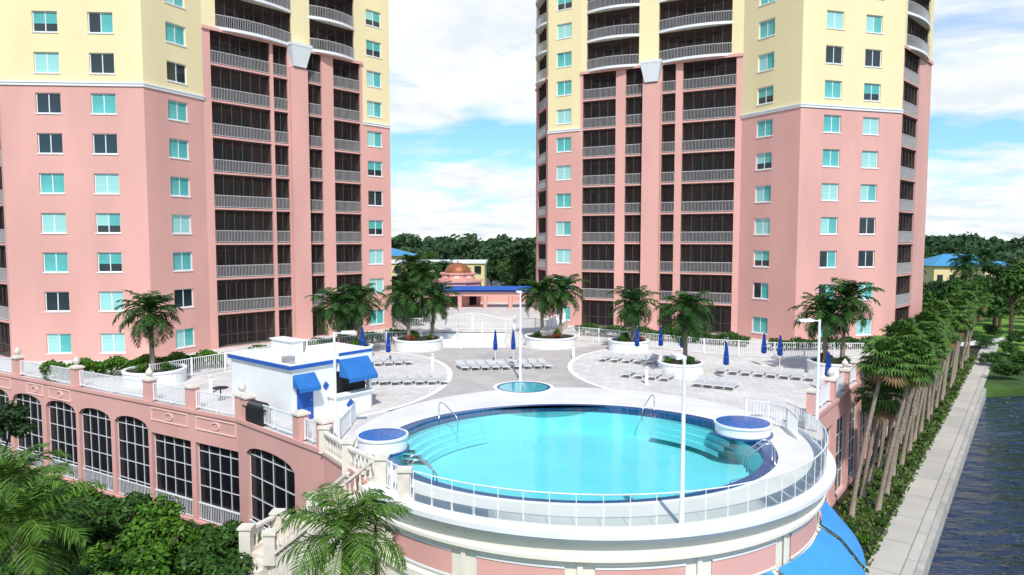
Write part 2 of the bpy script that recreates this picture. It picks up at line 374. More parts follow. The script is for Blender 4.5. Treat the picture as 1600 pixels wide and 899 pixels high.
def holed(name, outer, inner, z, m, below=-.45):
    b = MB(); n = len(inner); c = EC
    def hit(a):
        d = (cos(a), sin(a)); best = 1e9
        for i in range(len(outer)):
            p, q = outer[i], outer[(i+1) % len(outer)]; ex, ey = q[0]-p[0], q[1]-p[1]; den = d[0]*ey-d[1]*ex
            if abs(den) < 1e-9: continue
            t = ((p[0]-c[0])*ey-(p[1]-c[1])*ex)/den; s = ((p[0]-c[0])*d[1]-(p[1]-c[1])*d[0])/den
            if t > 0 and -1e-6 <= s <= 1+1e-6: best = min(best, t)
        return (c[0]+d[0]*best, c[1]+d[1]*best)
    angs = [atan2(p[1]-c[1], p[0]-c[0]) for p in inner]; O = [hit(a) for a in angs]
    b.add([(p[0],p[1],z) for p in inner]+[(p[0],p[1],z) for p in O], [(i,n+i,n+(i+1)%n,(i+1)%n) for i in range(n)])
    return b.build(name, m)
mb = MB()
struct(holed('pool_deck', deckpoly, ell(EX-.3,EY-.2,720), 0, PAVE))
struct(holed('pool_apron', ell(RD-.05,RD-.05,96,(CX,CY)), ell(EX-.3,EY-.2,384), .006, CONC))
def zone(c, rx, ry, a0, a1, n=40): return [(c[0]+rx*cos(a0+(a1-a0)*i/n), c[1]+ry*sin(a0+(a1-a0)*i/n)) for i in range(n+1)]
zl = zone((-12.5,46.5), 8.4, 12, radians(-55), radians(80)); zr = zone((13.8,50), 9.7, 11.5, radians(252), radians(100))
cen = [p for p in zl if p[1] > 37.5]+[(-9,60.3),(5,60.3)]+zr[::-1]
fr_pts = [(CX+RD*cos(radians(x)), CY+RD*sin(radians(x))) for x in range(50,146,5)]
mb = MB(); mb.sheet(cen+fr_pts, .003); struct(mb.build('centre_paving', PAVEC))
mb = MB()
for c, rx, ry, b0, b1 in (((-12.5,46.5),8.4,12,radians(-58),radians(84)), ((13.8,50),9.7,11.5,radians(98),radians(258))):
    o = zone(c, rx, ry, b0, b1, 60); i = zone(c, rx-.35, ry-.35, b0, b1, 60); n = len(o)
    mb.add([(p[0],p[1],.0105) for p in o]+[(p[0],p[1],.0105) for p in i], [(k,k+1,n+k+1,n+k) for k in range(n-1)])
struct(mb.build('paving_band', BANDM))
mb = MB(); mb.prism([(-9.5,63.2),(3.2,63.2),(6,74),(3,84),(4,107),(-13,107),(-12.5,74)], .0, .9); struct(mb.build('entrance_terrace', PAVE))
# ---- pool
mb = MB(); pe = 720
def ring(b, ra, rb, z): 
    o = ell(*ra); i = ell(*rb); n = len(o); b.add([(p[0],p[1],z) for p in o]+[(p[0],p[1],z) for p in i], [(k,(k+1)%n,n+(k+1)%n,n+k) for k in range(n)])
ring(mb, (EX+.12,EY+.04), (EX-.5,EY-.22), .03)
for r, z0, z1 in (((EX+.12,EY+.04),-.02,.03),((EX-.5,EY-.22),-.35,.03)):
    o = ell(*r); n = len(o); mb.add([(p[0],p[1],z0) for p in o]+[(p[0],p[1],z1) for p in o], [(k,(k+1)%n,n+(k+1)%n,n+k) for k in range(n)])
struct(mb.build('pool_coping', TILE))
mb = MB(); ring(mb, (EX+.24,EY+.16), (EX+.121,EY+.041), .032); o = ell(EX+.24,EY+.16); n = len(o); mb.add([(p[0],p[1],0) for p in o]+[(p[0],p[1],.032) for p in o], [(k,(k+1)%n,n+(k+1)%n,n+k) for k in range(n)]); struct(mb.build('pool_kerb', BANDM))
mb = MB(); prof = []
o = ell(EX-.49,EY-.21); n = len(o); mb.add([(p[0],p[1],-.25) for p in o]+[(p[0],p[1],-1.5) for p in o], [(k,(k+1)%n,n+(k+1)%n,n+k) for k in range(n)])
mb.sheet(o, -1.5); struct(mb.build('pool_basin', POOLF))
for b0, b1, nst in ((radians(126),radians(170),4), (radians(14),radians(52),3)):
    mb = MB()
    for q in range(nst):
        rx0, ry0 = EX-.6, EY-.32; rx1, ry1 = EX-.95-.30*q, EY-.65-.27*q; z = -.45-.25*q
        oo = zone(EC, rx0-.0, ry0, b0, b1, 30); ii = zone(EC, rx1, ry1, b0, b1, 30); n = 31
        mb.k = 0; mb.add([(p[0],p[1],z) for p in oo]+[(p[0],p[1],z) for p in ii]+[(p[0],p[1],z-.25) for p in ii], [(k,k+1,n+k+1,n+k) for k in range(30)]+[(n+k,n+k+1,2*n+k+1,2*n+k) for k in range(30)])
        i2 = zone(EC, rx1+.08, ry1+.08, b0, b1, 30); mb.k = 1; mb.add([(p[0],p[1],z+.006) for p in ii]+[(p[0],p[1],z+.006) for p in i2], [(k,k+1,n+k+1,n+k) for k in range(30)])
    struct(mb.build('pool_steps', [POOLF, STEPM]))
mb = MB(); mb.sheet(ell(EX-.495,EY-.215), -.03); struct(mb.build('pool_water', POOLW))
# ---- spa
sc = G(818,606)
T = root('spa', 'small round in-ground spa with blue water behind the big pool', 'spa', sc)
mb = MB(); mb.lathe([(1.95,.008),(1.95,.05),(1.72,.05)], 32, sc); mb.build('rim', BANDM, T)
mb = MB(); mb.lathe([(1.72,.045),(1.55,.045),(1.55,.02)], 32, sc); mb.build('tile_band', TILE, T)
mb = MB(); mb.lathe([(1.55,.03),(.01,.03)], 32, sc); mb.build('water_surface', mat('spa_water', (.08,.42,.47), .08, .15, 1.5, spec=.6), T)
# ---- podium walls
PYW = 690
T = root('podium_building', 'pink podium with tall arched windows under the left deck edge', 'building', (-25,42,GZ))
wall = MB(); win = []
def podium(A, B, arches, rects):
    M = fr(A,B); L_ = (B-A).length; wall.M = M; holes = []
    for a, b in arches+rects:
        u, v = PX(a,A,B,PYW), PX(b,A,B,PYW); r = (a,b) in rects; holes.append((u,v,GZ+.15,-1.7 if r else -1.05,r))
    wall_holes(wall, 0, L_, GZ-.2, .12, [h[:4] for h in holes], .3)
    wall.box(-.02,L_+.02,-.08,-.002,-.08,.125); wall.box(-.02,L_+.02,-.06,-.002,GZ-.1,GZ+.14)
    for u, v, c, d, r in holes:
        w = v-u; rise = min(.5, w*.24)
        if not r:
            n = 12; P = [(u+w*i/n, d-rise+rise*math.sqrt(max(0,1-(2*i/n-1)**2))) for i in range(n+1)]
            for (x0,y0),(x1,y1) in zip(P,P[1:]):
                wall.add([(x0,.002,y0),(x1,.002,y1),(x1,.002,d),(x0,.002,d),(x0,.3,y0),(x1,.3,y1)], [(0,1,2,3),(0,1,5,4)])
        g = MB(M); nc = 3 if w < 2.6 else 4
        for i in range(nc+1): g.box(u+(w-.04)*i/nc,u+(w-.04)*i/nc+.04,.20,.24,c,d)
        for i in range(5): z = c+(d-c-.05)*i/4.5; g.box(u,v,.202,.238,z,z+.04)
        o = g.build('arched_window' if not r else 'garage_window', MULL, T)
        g = MB(M); g.box(u-.05,v+.05,.26,.29,c-.05,d+.05); g.build('glass', BLACKG, o)
        g = MB(M); pickets(g, [(u,.12,c),(v,.12,c)], 1.0, .14, .025); g.build('guard_rail', WHITE, o)
podium(Lf, La, [(-62,-30),(-24,17),(23,67),(74,120),(125,174),(180,232)], [(237,298),(305,372)])
podium(La, Lb, [(384,459)], [])
podium(Lb, P2(-6.8,28.0), [], []); podium(P2(-6.8,28.0), P2(circ[0][0],circ[0][1]), [], [])
wall.build('wall', PINK, T)
for A, B, pxs in ((Lf,La,[(-30,20),(42,70),(76,113),(234,294),(303,370)]),):
    M = fr(A,B)
    for a, b in pxs:
        u, v = PX(a,A,B,640)+.15, PX(b,A,B,640)-.1; m_ = MB(M)
        for x0,x1,z0,z1 in ((u,v,-.27,-.22),(u,v,-.95,-.90),(u,u+.05,-.90,-.27),(v-.05,v,-.90,-.27)): m_.box(x0,x1,-.05,-.001,z0,z1)
        c = (u+v)/2; n = 20; P = [(c+.36*cos(2*pi*i/n), -.575+.22*sin(2*pi*i/n)) for i in range(n)]; Q = [(c+.28*cos(2*pi*i/n), -.575+.15*sin(2*pi*i/n)) for i in range(n)]
        m_.add([(p[0],-.05,p[1]) for p in P]+[(p[0],-.05,p[1]) for p in Q]+[(p[0],0,p[1]) for p in P], [(i,(i+1)%n,n+(i+1)%n,n+i) for i in range(n)]+[(i,(i+1)%n,2*n+(i+1)%n,2*n+i) for i in range(n)])
        m_.build('medallion_panel', TRIM, T)
def pier(T, c, rz, ball, h=1.25):
    M = Matrix.Translation((c.x,c.y,0)) @ Matrix.Rotation(rz,4,'Z'); p = MB(M); p.box(-.27,.27,-.27,.27,.05,h); o = p.build('pier', PINK, T)
    q = MB(M); q.box(-.34,.34,-.34,.34,h,h+.1); q.box(-.25,.25,-.25,.25,h+.1,h+.16); q.build('pier_cap', STONE, o)
    if ball:
        q = MB(M); q.lathe([(.14,h+.16),(.08,h+.24),(.16,h+.3),(.21,h+.42),(.18,h+.55),(.1,h+.64),(.03,h+.75),(.001,h+.76)], 12); q.build('finial', STONE, o, True)
def wallrails(T, A, B, pxs, balls, nm):
    M = fr(A,B); d = (B-A).normalized(); rz = atan2(d.y,d.x); us = [PX(p,A,B,620) for p in pxs]
    for u, bl in zip(us, balls): pier(T, A+d*u+V((-d.y,d.x,0))*.3, rz, bl)
    for i, (a, b) in enumerate(zip(us, us[1:])):
        m_ = MB(M); pickets(m_, [(a+.32,.3,.1),(b-.32,.3,.1)], 1.0, .14, .03, 0, .06)
        for q in (a+.35,(a+b)/2,b-.35): m_.bar((q,.3,.1),(q,.3,1.12),.06)
        tag(m_.build('picket_railing', WHITE), f'white picket railing on the pink podium wall, {ORD[i]} {nm}', 'railing', 'railings on the podium wall')
wallrails(T, Lf, La, [-75,23,114,227,293,371], [1,1,1,1,0,1], 'span from the left edge')
wallrails(T, La, Lb, [379,460,497], [0,0,0], 'span beside the hut')
# right podium wall
T2 = root('podium_building', 'pink podium wall with tall gridded windows behind the row of leaning palms', 'building', (20,40,GZ))
wall = MB(); M = fr(Ra,Rb); L_ = (Rb-Ra).length; wall.M = M; holes = [(1.2+3.6*i,3.9+3.6*i,GZ+.3,-1.2) for i in range(15)]
wall_holes(wall, 0, L_, GZ-.2, .12, holes, .3); wall.box(0,L_,-.08,-.002,-.1,.125); wall.build('wall', PINK, T2)
for u,v,c,d in holes:
    g = MB(M)
    for i in range(4): g.box(u+(v-u-.05)*i/3,u+(v-u-.05)*i/3+.05,.20,.24,c,d)
    for i in range(5): z = c+(d-c-.05)*i/4; g.box(u,v,.202,.238,z,z+.05)
    o = g.build('garage_window', MULL, T2); g = MB(M); g.box(u-.05,v+.05,.26,.29,c-.05,d+.05); g.build('glass', BLACKG, o)
us = [.3,4.3,8,11.6,15.2,22,29]; rz = atan2(wd.y,wd.x)
for i, u in enumerate(us): pier(T2, Ra+wd*u-wn*.3, rz, i in (1,2))
for i,(a,b) in enumerate(zip(us,us[1:])):
    m_ = MB(M); pickets(m_, [(a+.32,.3,.1),(b-.32,.3,.1)], 1.0, .14, .03, 2.0, .06)
    tag(m_.build('picket_railing', WHITE), f'white picket railing above the waterside podium wall, {ORD[i]} span from the pool', 'railing', 'railings above the waterside wall')
# ---- drum
T = root('pool_terrace_base', 'round cream base of the pool terrace with pink panels and white cornice', 'building', (CX,CY-10,GZ))
c = (CX,CY); mb = MB(); mb.lathe(PR([(10.32,.006),(10.32,.08),(10.48,.08),(10.5,0),(10.8,-.02),(10.8,-.2),(10.68,-.28),(10.66,-.36),(10.45,-.42),(10.42,-.5)]), 96, c, a0, a1); mb.build('cornice', WHITE, T)
mb = MB(); mb.lathe(PR([(10.42,-.5),(10.34,-.52),(10.34,-.92),(10.46,-.97),(10.46,-1.10),(10.3,-1.16),(10.15,-1.2),(10.15,GZ-.1)]), 96, c, a0, a1); mb.lathe(PR([(10.15,-2.55),(10.3,-2.58),(10.3,-2.85),(10.152,-2.9)]), 96, c, a0, a1); mb.build('wall', IVORY, T)
da = radians(22)
for i in range(6):
    b0 = radians(-139)+da*i+radians(2.6); b1 = b0+da-radians(5.4)
    mb = MB(); mb.lathe(PR([(10.152,-2.3),(10.19,-2.3),(10.19,-1.48),(10.152,-1.48)]), 12, c, b0, b1); mb.build('panel', PINK, T)
    mb = MB(); mb.lathe(PR([(10.155,-1.46),(10.225,-1.46),(10.225,-1.39),(10.155,-1.39)]), 12, c, b0, b1); mb.lathe(PR([(10.155,-2.39),(10.225,-2.39),(10.225,-2.32),(10.155,-2.32)]), 12, c, b0, b1)
    mb.build('panel_moulding', WHITE, T)
    mb = MB(); mb.lathe(PR([(10.154,-5.8),(10.25,-5.8),(10.25,-1.22),(10.152,-1.22)]), 3, c, b0-radians(3.2), b0-radians(2.2)); mb.build('pilaster', IVORY, T)
for i,(b0,b1) in enumerate(((-76,-56),(-54,-29),(-27,-6))):
    A_ = root('curved_awning', ['bright blue curved awning at the bottom edge, leftmost of three below the pool','bright blue curved awning below the pool rim, largest of the three','bright blue curved awning below the pool rim, nearest the palms'][i], 'awning', (CX,CY-10,-3), 'awnings below the pool')
    mb = MB(); mb.lathe(PR([(10.32,-2.35),(11.05,-2.75),(12.0,-3.85)]), 12, c, radians(b0), radians(b1)); mb.build('canopy', SKYB, A_)
    mb = MB(); mb.lathe(PR([(12.0,-3.85),(12.02,-4.1)]), 12, c, radians(b0), radians(b1)); mb.build('valance', BLUE, A_)
    for b in (b0+.5,b1-.5):
        mb = MB(); q = radians(b); mb.tube([(CX+(r+DR)*cos(q),CY+(r+DR)*sin(q),z-.08) for r,z in ((10.2,-2.36),(11.02,-2.75),(11.9,-3.8),(10.2,-3.8))], .02); mb.build('frame_arm', WHITE, A_)
# glass railing
T = root('glass_railing', 'curved clear glass railing with white rails around the pool terrace edge', 'railing', (CX,CY-10.3,0))
g0, g1 = radians(-128), radians(10); n = 30; rr = 10.44+DR
mb = MB(); mb.tube([(CX+rr*cos(g0+(g1-g0)*i/96), CY+rr*sin(g0+(g1-g0)*i/96), 1.17) for i in range(97)], .022); mb.build('handrail', WHITE, T)
for i in range(n):
    b0 = g0+(g1-g0)*i/n; b1 = g0+(g1-g0)*(i+1)/n; q = MB(); q.tube([(CX+rr*cos(b0),CY+rr*sin(b0),.07),(CX+rr*cos(b0),CY+rr*sin(b0),1.17)], .014); q.build('post', WHITE, T)
    q = MB(); q.lathe([(rr,.12),(rr,1.14)], 3, c, b0+.004, b1-.004); q.build('glass_panel', GLASS, T)
# ---- balustrade and stair at left
def balus(mb, p, q, h=.9, step=.3):
    p, q = V(p), V(q); up = V((0,0,1)); L_ = (q-p).length; n = int(L_/step)
    mb.bar(p+up*.07, q+up*.07, .26, .12); mb.bar(p+up*h, q+up*h, .24, .1)
    for i in range(n):
        o = p+(q-p)*((i+.5)/n); mb.tube([o+up*.12,o+up*.2,o+up*.36,o+up*.58,o+up*.74,o+up*(h-.05)], [.05,.05,.08,.04,.045,.045], 8)
def spier(mb, c, z0, h):
    x, y = c[0], c[1]; mb.box(x-.22,x+.22,y-.22,y+.22,z0,z0+h); mb.box(x-.28,x+.28,y-.28,y+.28,z0+h,z0+h+.08)
mb = MB(); balus(mb, (-8.2,30.0,.0), (-6.9,28.2,0)); spier(mb,(-8.3,30.2),-.0,1.1); tag(mb.build('stone_balustrade', STONE), 'cast stone balustrade beside the left raised basin, farther run', 'balustrade')
mb = MB(); balus(mb, (-6.7,27.9,0), (-5.2,26.2,0)); spier(mb,(-6.75,28.0),-.3,1.4); spier(mb,(-5.0,25.9),-.3,1.4); tag(mb.build('stone_balustrade', STONE), 'cast stone balustrade beside the left raised basin, run nearest the stairs', 'balustrade')
mb = MB(); spier(mb,(-3.9,24.5),-.3,1.4); tag(mb.build('stone_pier', STONE), 'cast stone pier where the glass railing starts left of the pool', 'pier')
T = root('staircase', 'cream stone staircase with balustrades going down at the lower left of the pool', 'staircase', (-8,26,GZ))
mb = MB(); S0 = V((-5.7,25.5,0)); S1 = V((-9.1,27.0,-3.0)); d = V((S1.x-S0.x,S1.y-S0.y,0)); L_ = d.length; d.normalize(); n_ = V((-d.y,d.x,0)); ns = 18; LD = 1.3
M = Matrix(((d.x,n_.x,0,S0.x),(d.y,n_.y,0,S0.y),(0,0,1,0),(0,0,0,1))); mb.M = M
for i in range(ns): mb.box(L_*i/ns, L_*(i+1)/ns+.02, -.8, .8, GZ, -3.0*(i+1)/ns+.0)
mb.box(L_,L_+LD,-.95,.8,GZ,-3.0)
for i in range(16): mb.box(L_+.15,L_+LD-.1,.8+.28*i,.8+.28*(i+1)+.01,GZ,-3.0-.18*(i+1))
mb.build('flight', STONE, T)
mb = MB(); w0 = M @ V((0,-.8,0)); w1 = M @ V((L_,-.8,-3.0)); balus(mb, w0, w1); w2 = M @ V((L_+LD-.1,-.9,-3)); balus(mb, w1, w2); w3 = M @ V((L_+LD-.05,.8,-3)); balus(mb, w2, w3)
for w, z in ((w1,-3.2),(w2,-3.2),(w3,-3.2)): spier(mb, w, z, 1.2)
mb.build('balustrade', STONE, T)
mb = MB(); w0 = M @ V((0,.8,0)); w1 = M @ V((L_,.8,-3.0)); balus(mb, w0, w1); spier(mb, w1, -3.2, 1.2); spier(mb, M @ V((L_*.42,.8,0)), -1.6, 1.4); mb.build('balustrade', STONE, T)
# ------------------------------------------------------------------ deck structures
T = root('pool_hut', 'small white flat-roofed hut with blue trim and blue door by the pool', 'hut', (-12,37.5,0))
H0 = P2(-15.9,38.8); H1 = P2(-11.3,35.0); M = fr(H0,H1); L_ = (H1-H0).length; D_ = 2.7
mb = MB(M); mb.box(0,L_,0,D_,0,2.75); mb.build('wall', WALLW, T)
mb = MB(M)
for x0,x1,y0,y1 in ((-.12,L_+.12,-.12,.1),(-.12,L_+.12,D_-.1,D_+.12),(-.12,.1,.1,D_-.1),(L_-.1,L_+.12,.1,D_-.1)): mb.box(x0,x1,y0,y1,2.75,3.05)
mb.build('parapet', WALLW, T)
mb = MB(M); mb.box(-.15,L_+.15,-.15,-.123,2.80,3.0); mb.box(L_+.123,L_+.15,-.123,D_+.15,2.80,3.0); mb.box(-.15,-.123,-.123,D_+.15,2.80,3.0); mb.build('trim', BLUEP, T)
mb = MB(M); mb.box(.1,L_-.1,.1,D_-.1,2.75,2.79); mb.box(.7,1.3,.8,1.4,2.79,3.2); mb.box(3.6,4.0,.8,1.2,2.79,3.1); mb.build('roof', ROOFW, T)
mb = MB(M); mb.box(1.2,3.2,D_-.9,D_-.15,2.79,3.75); mb.box(1.12,3.28,D_-.98,D_-.07,3.75,3.83); mb.build('rooftop_box', ROOFW, T)
mb = MB(M); mb.box(4.3,4.8,.5,1.0,2.79,3.25); mb.build('roof_vent', STEEL, T)
mb = MB(M); mb.box(L_+.0,L_+.05,.3,1.25,.05,2.05); o = mb.build('door', BLUEP, T)
mb = MB(M); mb.tube([(L_+.09,1.12,1.0),(L_+.09,1.12,1.12)], .025); mb.build('handle', STEEL, o)
def awn(T, x, y0, y1, zt, zb, out, m=BLUE):
    a = MB(M); a.add([(x,y0,zt),(x,y1,zt),(x+out,y1,zb),(x+out,y0,zb),(x,y0,zb),(x,y1,zb)], [(0,1,2,3),(0,3,4),(1,5,2)]); a.box(x+out-.01,x+out+.01,y0,y1,zb-.22,zb); return a.build('awning', m, T)
awn(T, L_+.06, .05, 1.35, 2.5, 1.85, .55); awn(T, L_+.16, 2.85, 4.8, 2.95, 2.0, .85)
mb = MB(M); mb.box(L_-3.2,L_+.1,D_+.16,D_+2.4,2.3,3.35); mb.box(L_-3.2,L_-3.0,D_+.16,D_+2.4,0,2.3); mb.box(L_-.15,L_+.1,D_+2.2,D_+2.4,0,2.3); mb.build('bar_shelter', WALLW, T)
mb = MB(M); mb.box(L_-3.26,L_+.16,D_+2.4,D_+2.43,3.15,3.3); mb.box(L_+.101,L_+.13,D_+.16,D_+2.4,3.15,3.3); mb.build('trim', BLUEP, T)
mb = MB(M); mb.box(L_-.3,L_-.25,D_+.2,D_+2.2,1.02,2.3); mb.build('serving_opening', BLACK, T)
mb = MB(M); mb.box(L_+.1,L_+.5,D_-.5,D_+2.0,0,1.02); mb.box(L_+.0,L_+.65,D_-.6,D_+2.1,1.02,1.09); mb.build('bar_counter', WALLW, T)
for q in ([(L_+.51,D_+.6,.8),(L_+.51,D_+.9,.5),(L_+.51,D_+.6,.2),(L_+.51,D_+.3,.5)], [(L_+.06,2.05,1.9),(L_+.06,2.25,1.65),(L_+.06,2.05,1.4),(L_+.06,1.85,1.65)]):
    mb = MB(M); mb.add(q, [(0,1,2,3)]); mb.build('diamond_tile', BLUEP, T)
gp = V((-13.0,34.9,0)); T = root('grill', 'dark gas grill standing beside the white hut wall', 'grill', gp); M2 = Matrix.Translation(gp) @ Matrix.Rotation(atan2(-3.7,4.7),4,'Z')
mb = MB(M2); mb.box(-.7,.7,-.3,.3,.1,.85); mb.box(-1.0,1.0,-.3,.3,.85,.9); mb.build('cabinet', BLACK, T)
mb = MB(M2); mb.tube([(-.6,0,.92),(.6,0,.92)], .28, 12); mb.build('lid', BLACK, T, True)
def basin(c, r, h, label):
    T = root('raised_basin', label, 'basin', c, 'raised round basins beside the pool')
    mb = MB(); mb.lathe([(r,.0),(r,h-.12),(r+.06,h-.1),(r+.06,h),(r-.03,h),(r-.03,h-.06)], 36, c); mb.build('wall', WHITE, T, False)
    mb = MB(); mb.lathe([(r-.03,h-.015),(r*.5,h+.03),(.01,h+.05)], 36, c); mb.build('mosaic_top', MOSA, T)
    mb = MB(); mb.lathe([(r+.1,.012),(r+.1,.1),(r+.003,.1)], 36, c); mb.build('tile_skirt', TILE, T)
basin(G(598,703), 1.1, .72, 'round white raised basin with blue mosaic top left of the pool')
basin(G(1160,678), 1.3, .6, 'round white raised basin with blue mosaic top right of the pool')
def grab(c, ang, label, l=1.1, h=.9, two=False):
    T = root('pool_handrail', label, 'handrail', c); d = V((cos(ang),sin(ang),0)); s = V((-d.y,d.x,0))
    for k in ((-.3,.3) if two else (0,)):
        p = c+s*k; mb = MB(); mb.tube([p,p+V((0,0,h*.8)),p+d*.12+V((0,0,h)),p+d*.4+V((0,0,h)),p+d*l+V((0,0,h*.45)),p+d*(l+.12)+V((0,0,.2)),p+d*(l+.12)+V((0,0,-.35))], .028, 8); mb.build('rail', STEEL, T, True)
grab(G(686,655)+V((0,0,.0)), radians(-45), 'steel grab rail at the far left pool steps', 1.4)
grab(G(1022,642), radians(-130), 'steel grab rail at the far right pool steps', 1.2)
grab(G(640,752), radians(20), 'pair of steel grab rails at the near left pool edge', .9, .9, True)
grab(G(1208,724), radians(170), 'pair of steel grab rails at the right pool edge', 1.0, .9, True)
def lamp(c, h, ang, label, al=.7, base=0):
    T = root('lamp_post', label, 'lamp post', c, 'white lamp posts on the pool deck'); d = V((cos(ang),sin(ang),0))
    mb = MB(); mb.lathe([(.2,0),(.2,.04),(.12,.06),(.085,.2),(.055,h)], 12, c); mb.M = Matrix(); mb.build('pole', WHITE, T, True)
    mb = MB(); p = V((c.x,c.y,h-.06)); mb.bar(p, p+d*al*.5, .06, .05); mb.build('arm', WHITE, T)
    mb = MB(); mb.bar(p+d*al*.4+V((0,0,.02)), p+d*(al+.15)+V((0,0,.02)), .34, .11); o = mb.build('lamp_head', WHITE, T)
    mb = MB(); mb.bar(p+d*al*.5-V((0,0,.045)), p+d*(al+.08)-V((0,0,.045)), .26, .02); mb.build('lens', LENS, o)
lamp(G(1065,824), 5.6, radians(95), 'tall white lamp post at the near glass railing in front of the pool')
lamp(G(813,596), 6.0, radians(100), 'white lamp post standing behind the spa in mid deck')
lamp(G(525,692), 5.2, radians(15), 'white lamp post beside the hut at the left of the pool', .8)
lamp(G(1275,690), 5.75, radians(178), 'white lamp post at the right end of the pool terrace', .8)
# ------------------------------------------------------------------ fences on deck
def fence(label, pts, h=1.25, post=2.2, step=.15):
    T = root('picket_fence', label, 'fence', pts[0])
    for a, b in zip(pts, pts[1:]):
        L_ = (b-a).length; k = max(1, round(L_/post))
        for i in range(k):
            p, q = a+(b-a)*(i/k), a+(b-a)*((i+1)/k); mb = MB(); pickets(mb, [p,q], h, step, .026, 0, .045); mb.build('panel', WHITE, T)
            mb = MB(); mb.bar(p, p+V((0,0,h+.08)), .07); mb.build('post', WHITE, T)
fence('white picket fence along the foot of the left tower', [G(235,600),G(300,588),G(400,570),G(480,556),G(604,541),G(690,540)])
fence('white picket fence along the foot of the right tower', [G(845,540),G(905,532),G(1000,542),G(1100,553),G(1210,560),G(1350,561)])
fence('low white picket fence curving right of the raised basin', [G(1165,657),G(1200,662),G(1230,672),G(1246,688)], 1.1)
fence('white picket fence beside the hut counter', [G(530,690),G(548,668),G(556,656)], 1.0)
fence('white picket fence between stone pier and glass railing', [P2(-5.1,26.2),P2(-4.5,25.3),P2(-3.6,24.3)], 1.1)
T = root('entrance_steps', 'wide white steps with railings leading up from the deck to the gate', 'steps', (-4,62,0))
mb = MB()
for i in range(5): mb.prism([(-7.4,60.4+.55*i),(-.6,60.6+.55*i),(-.6,63.6),(-7.4,63.6)], .001+.18*i, .18*(i+1))
mb.build('flight', WALLW, T)
for k, (x, y) in enumerate(((-7.4,60.4),(-4.9,60.5),(-2.7,60.5),(-.6,60.6))):
    mb = MB(); mb.tube([(x,y,0),(x,y,1.0),(x,y+2.6,1.9),(x,y+2.6,.9)], .035); mb.tube([(x,y+.1,.55),(x,y+2.6,1.4)], .025); mb.build('handrail', WHITE, T)
T = root('entrance_gate', 'white picket gate with arched top rail behind the wide steps', 'gate', (-4,66,.9))
n = 44; pts = []
mb = MB()
for i in range(n+1):
    x = -7.5+7.5*i/n; t = i/n; h = 1.0+.6*max(0,sin(pi*t))**2; pts.append((x,65.5,.9+h)); mb.bar((x,65.5,.95),(x,65.5,.9+h),.026)
mb.bar((-7.5,65.5,1.0),(0,65.5,1.0),.045); mb.build('leaf', WHITE, T); mb = MB(); mb.tube(pts, .032); mb.build('arched_rail', WHITE, T)
for x in (-7.7,-3.75,.2):
    mb = MB(); mb.box(x-.1,x+.1,65.4,65.6,.9,2.2); mb.box(x-.14,x+.14,65.36,65.64,2.2,2.28); mb.build('post', WHITE, T)
fence('white picket fence on the terrace left of the gate', [V((-9.4,63.3,.9)),V((-9.9,65.5,.9)),V((-7.8,65.5,.9))], 1.1)
fence('white picket fence on the terrace right of the gate', [V((.3,65.5,.9)),V((2.2,65.3,.9)),V((3.2,63.3,.9)),V((5.6,72,.9))], 1.1)
# ------------------------------------------------------------------ vegetation protos
def frond(mb, o, az, el, L_, droop, ll, n, w=.05, seg=2):
    d = V((cos(az),sin(az),0)); side = V((-d.y,d.x,0)); p = V(o); e = el; st = L_/n; pts = [p.copy()]
    for i in range(n):
        t = (i+1)/n; e2 = e-droop*t*t; tang = d*cos(e2)+V((0,0,1))*sin(e2); p = p+tang*st; pts.append(p.copy())
        if t < .12: continue
        l = ll*min(1, 3.2*t)*(1-.75*max(0,t-.55)/.45); up = tang.cross(side); 
        for sgn in (-1,1):
            dr = (side*sgn*.85+tang*.55+up*U_(-.25,.25)).normalized(); q = p
            hang = U_(.15,.6)
            m1 = q+dr*l*.55-V((0,0,l*hang*.25)); m2 = q+dr*l-V((0,0,l*hang)); ww = tang*w
            mb.add([q-ww*.6,q+ww*.6,m1+ww,m1-ww,m2], [(0,1,2,3),(3,2,4)])
    ps = pts[::max(1,n//6)]
    mb.tube(ps+[pts[-1]], [.035*(1-.8*i/len(ps)) for i in range(len(ps)+1)], 4, False)
def palm_crown(nf, L_, ll, n, m, w=.05, dead=0, elr=(-.5,1.2), seed=1):
    random.seed(seed); mb = MB()
    for i in range(nf):
        t = i/(nf-1); el = elr[0]+(elr[1]-elr[0])*t+U_(-.12,.12); frond(mb, (0,0,.1*t), i*2.399+U_(-.2,.2), el, L_*U_(.85,1.1)*(1 if t < .85 else .8), U_(1.0,1.7), ll, n, w)
    mb.k = 1
    for i in range(dead): frond(mb, (0,0,-.2), i*2.1, -1.0, L_*.6, .5, ll*.6, 10, w)
    return mb.mesh('crown', [m, DEADF])
def fan_crown(nl, seed):
    random.seed(seed); mb = MB()
    for i in range(nl):
        t = i/nl; mb.k = 0
        az = i*2.399+U_(-.3,.3); el = -1.1+2.5*t+U_(-.2,.2); pl = U_(.55,1.0)
        d = V((cos(az)*cos(el),sin(az)*cos(el),sin(el))); p = d*pl-V((0,0,.12)); s = d.cross(V((0,0,1))).normalized(); u = s.cross(d)
        mb.k = 1 if (t < .13) else 0
        mb.bar((0,0,0), p, .035)
        nb = 12; bl = U_(.6,.85)
        for j in range(nb):
            a = -1.4+2.8*j/(nb-1); q = (d*cos(a)+s*sin(a)).normalized(); m1 = p+q*bl*.6+u*.04; e = p+q*bl-V((0,0,.3*bl*U_(.6,1.4))); ww = (s*cos(a)-d*sin(a))*.07
            mb.add([p,m1+ww,m1-ww,e], [(0,1,2),(2,1,3)])
    return mb.mesh('crown', [FAN, DEADF])
PC = [palm_crown(32, 2.5, .8, 24, FROND, .048, 2, (-.7,1.25), s) for s in (1,2,3)]
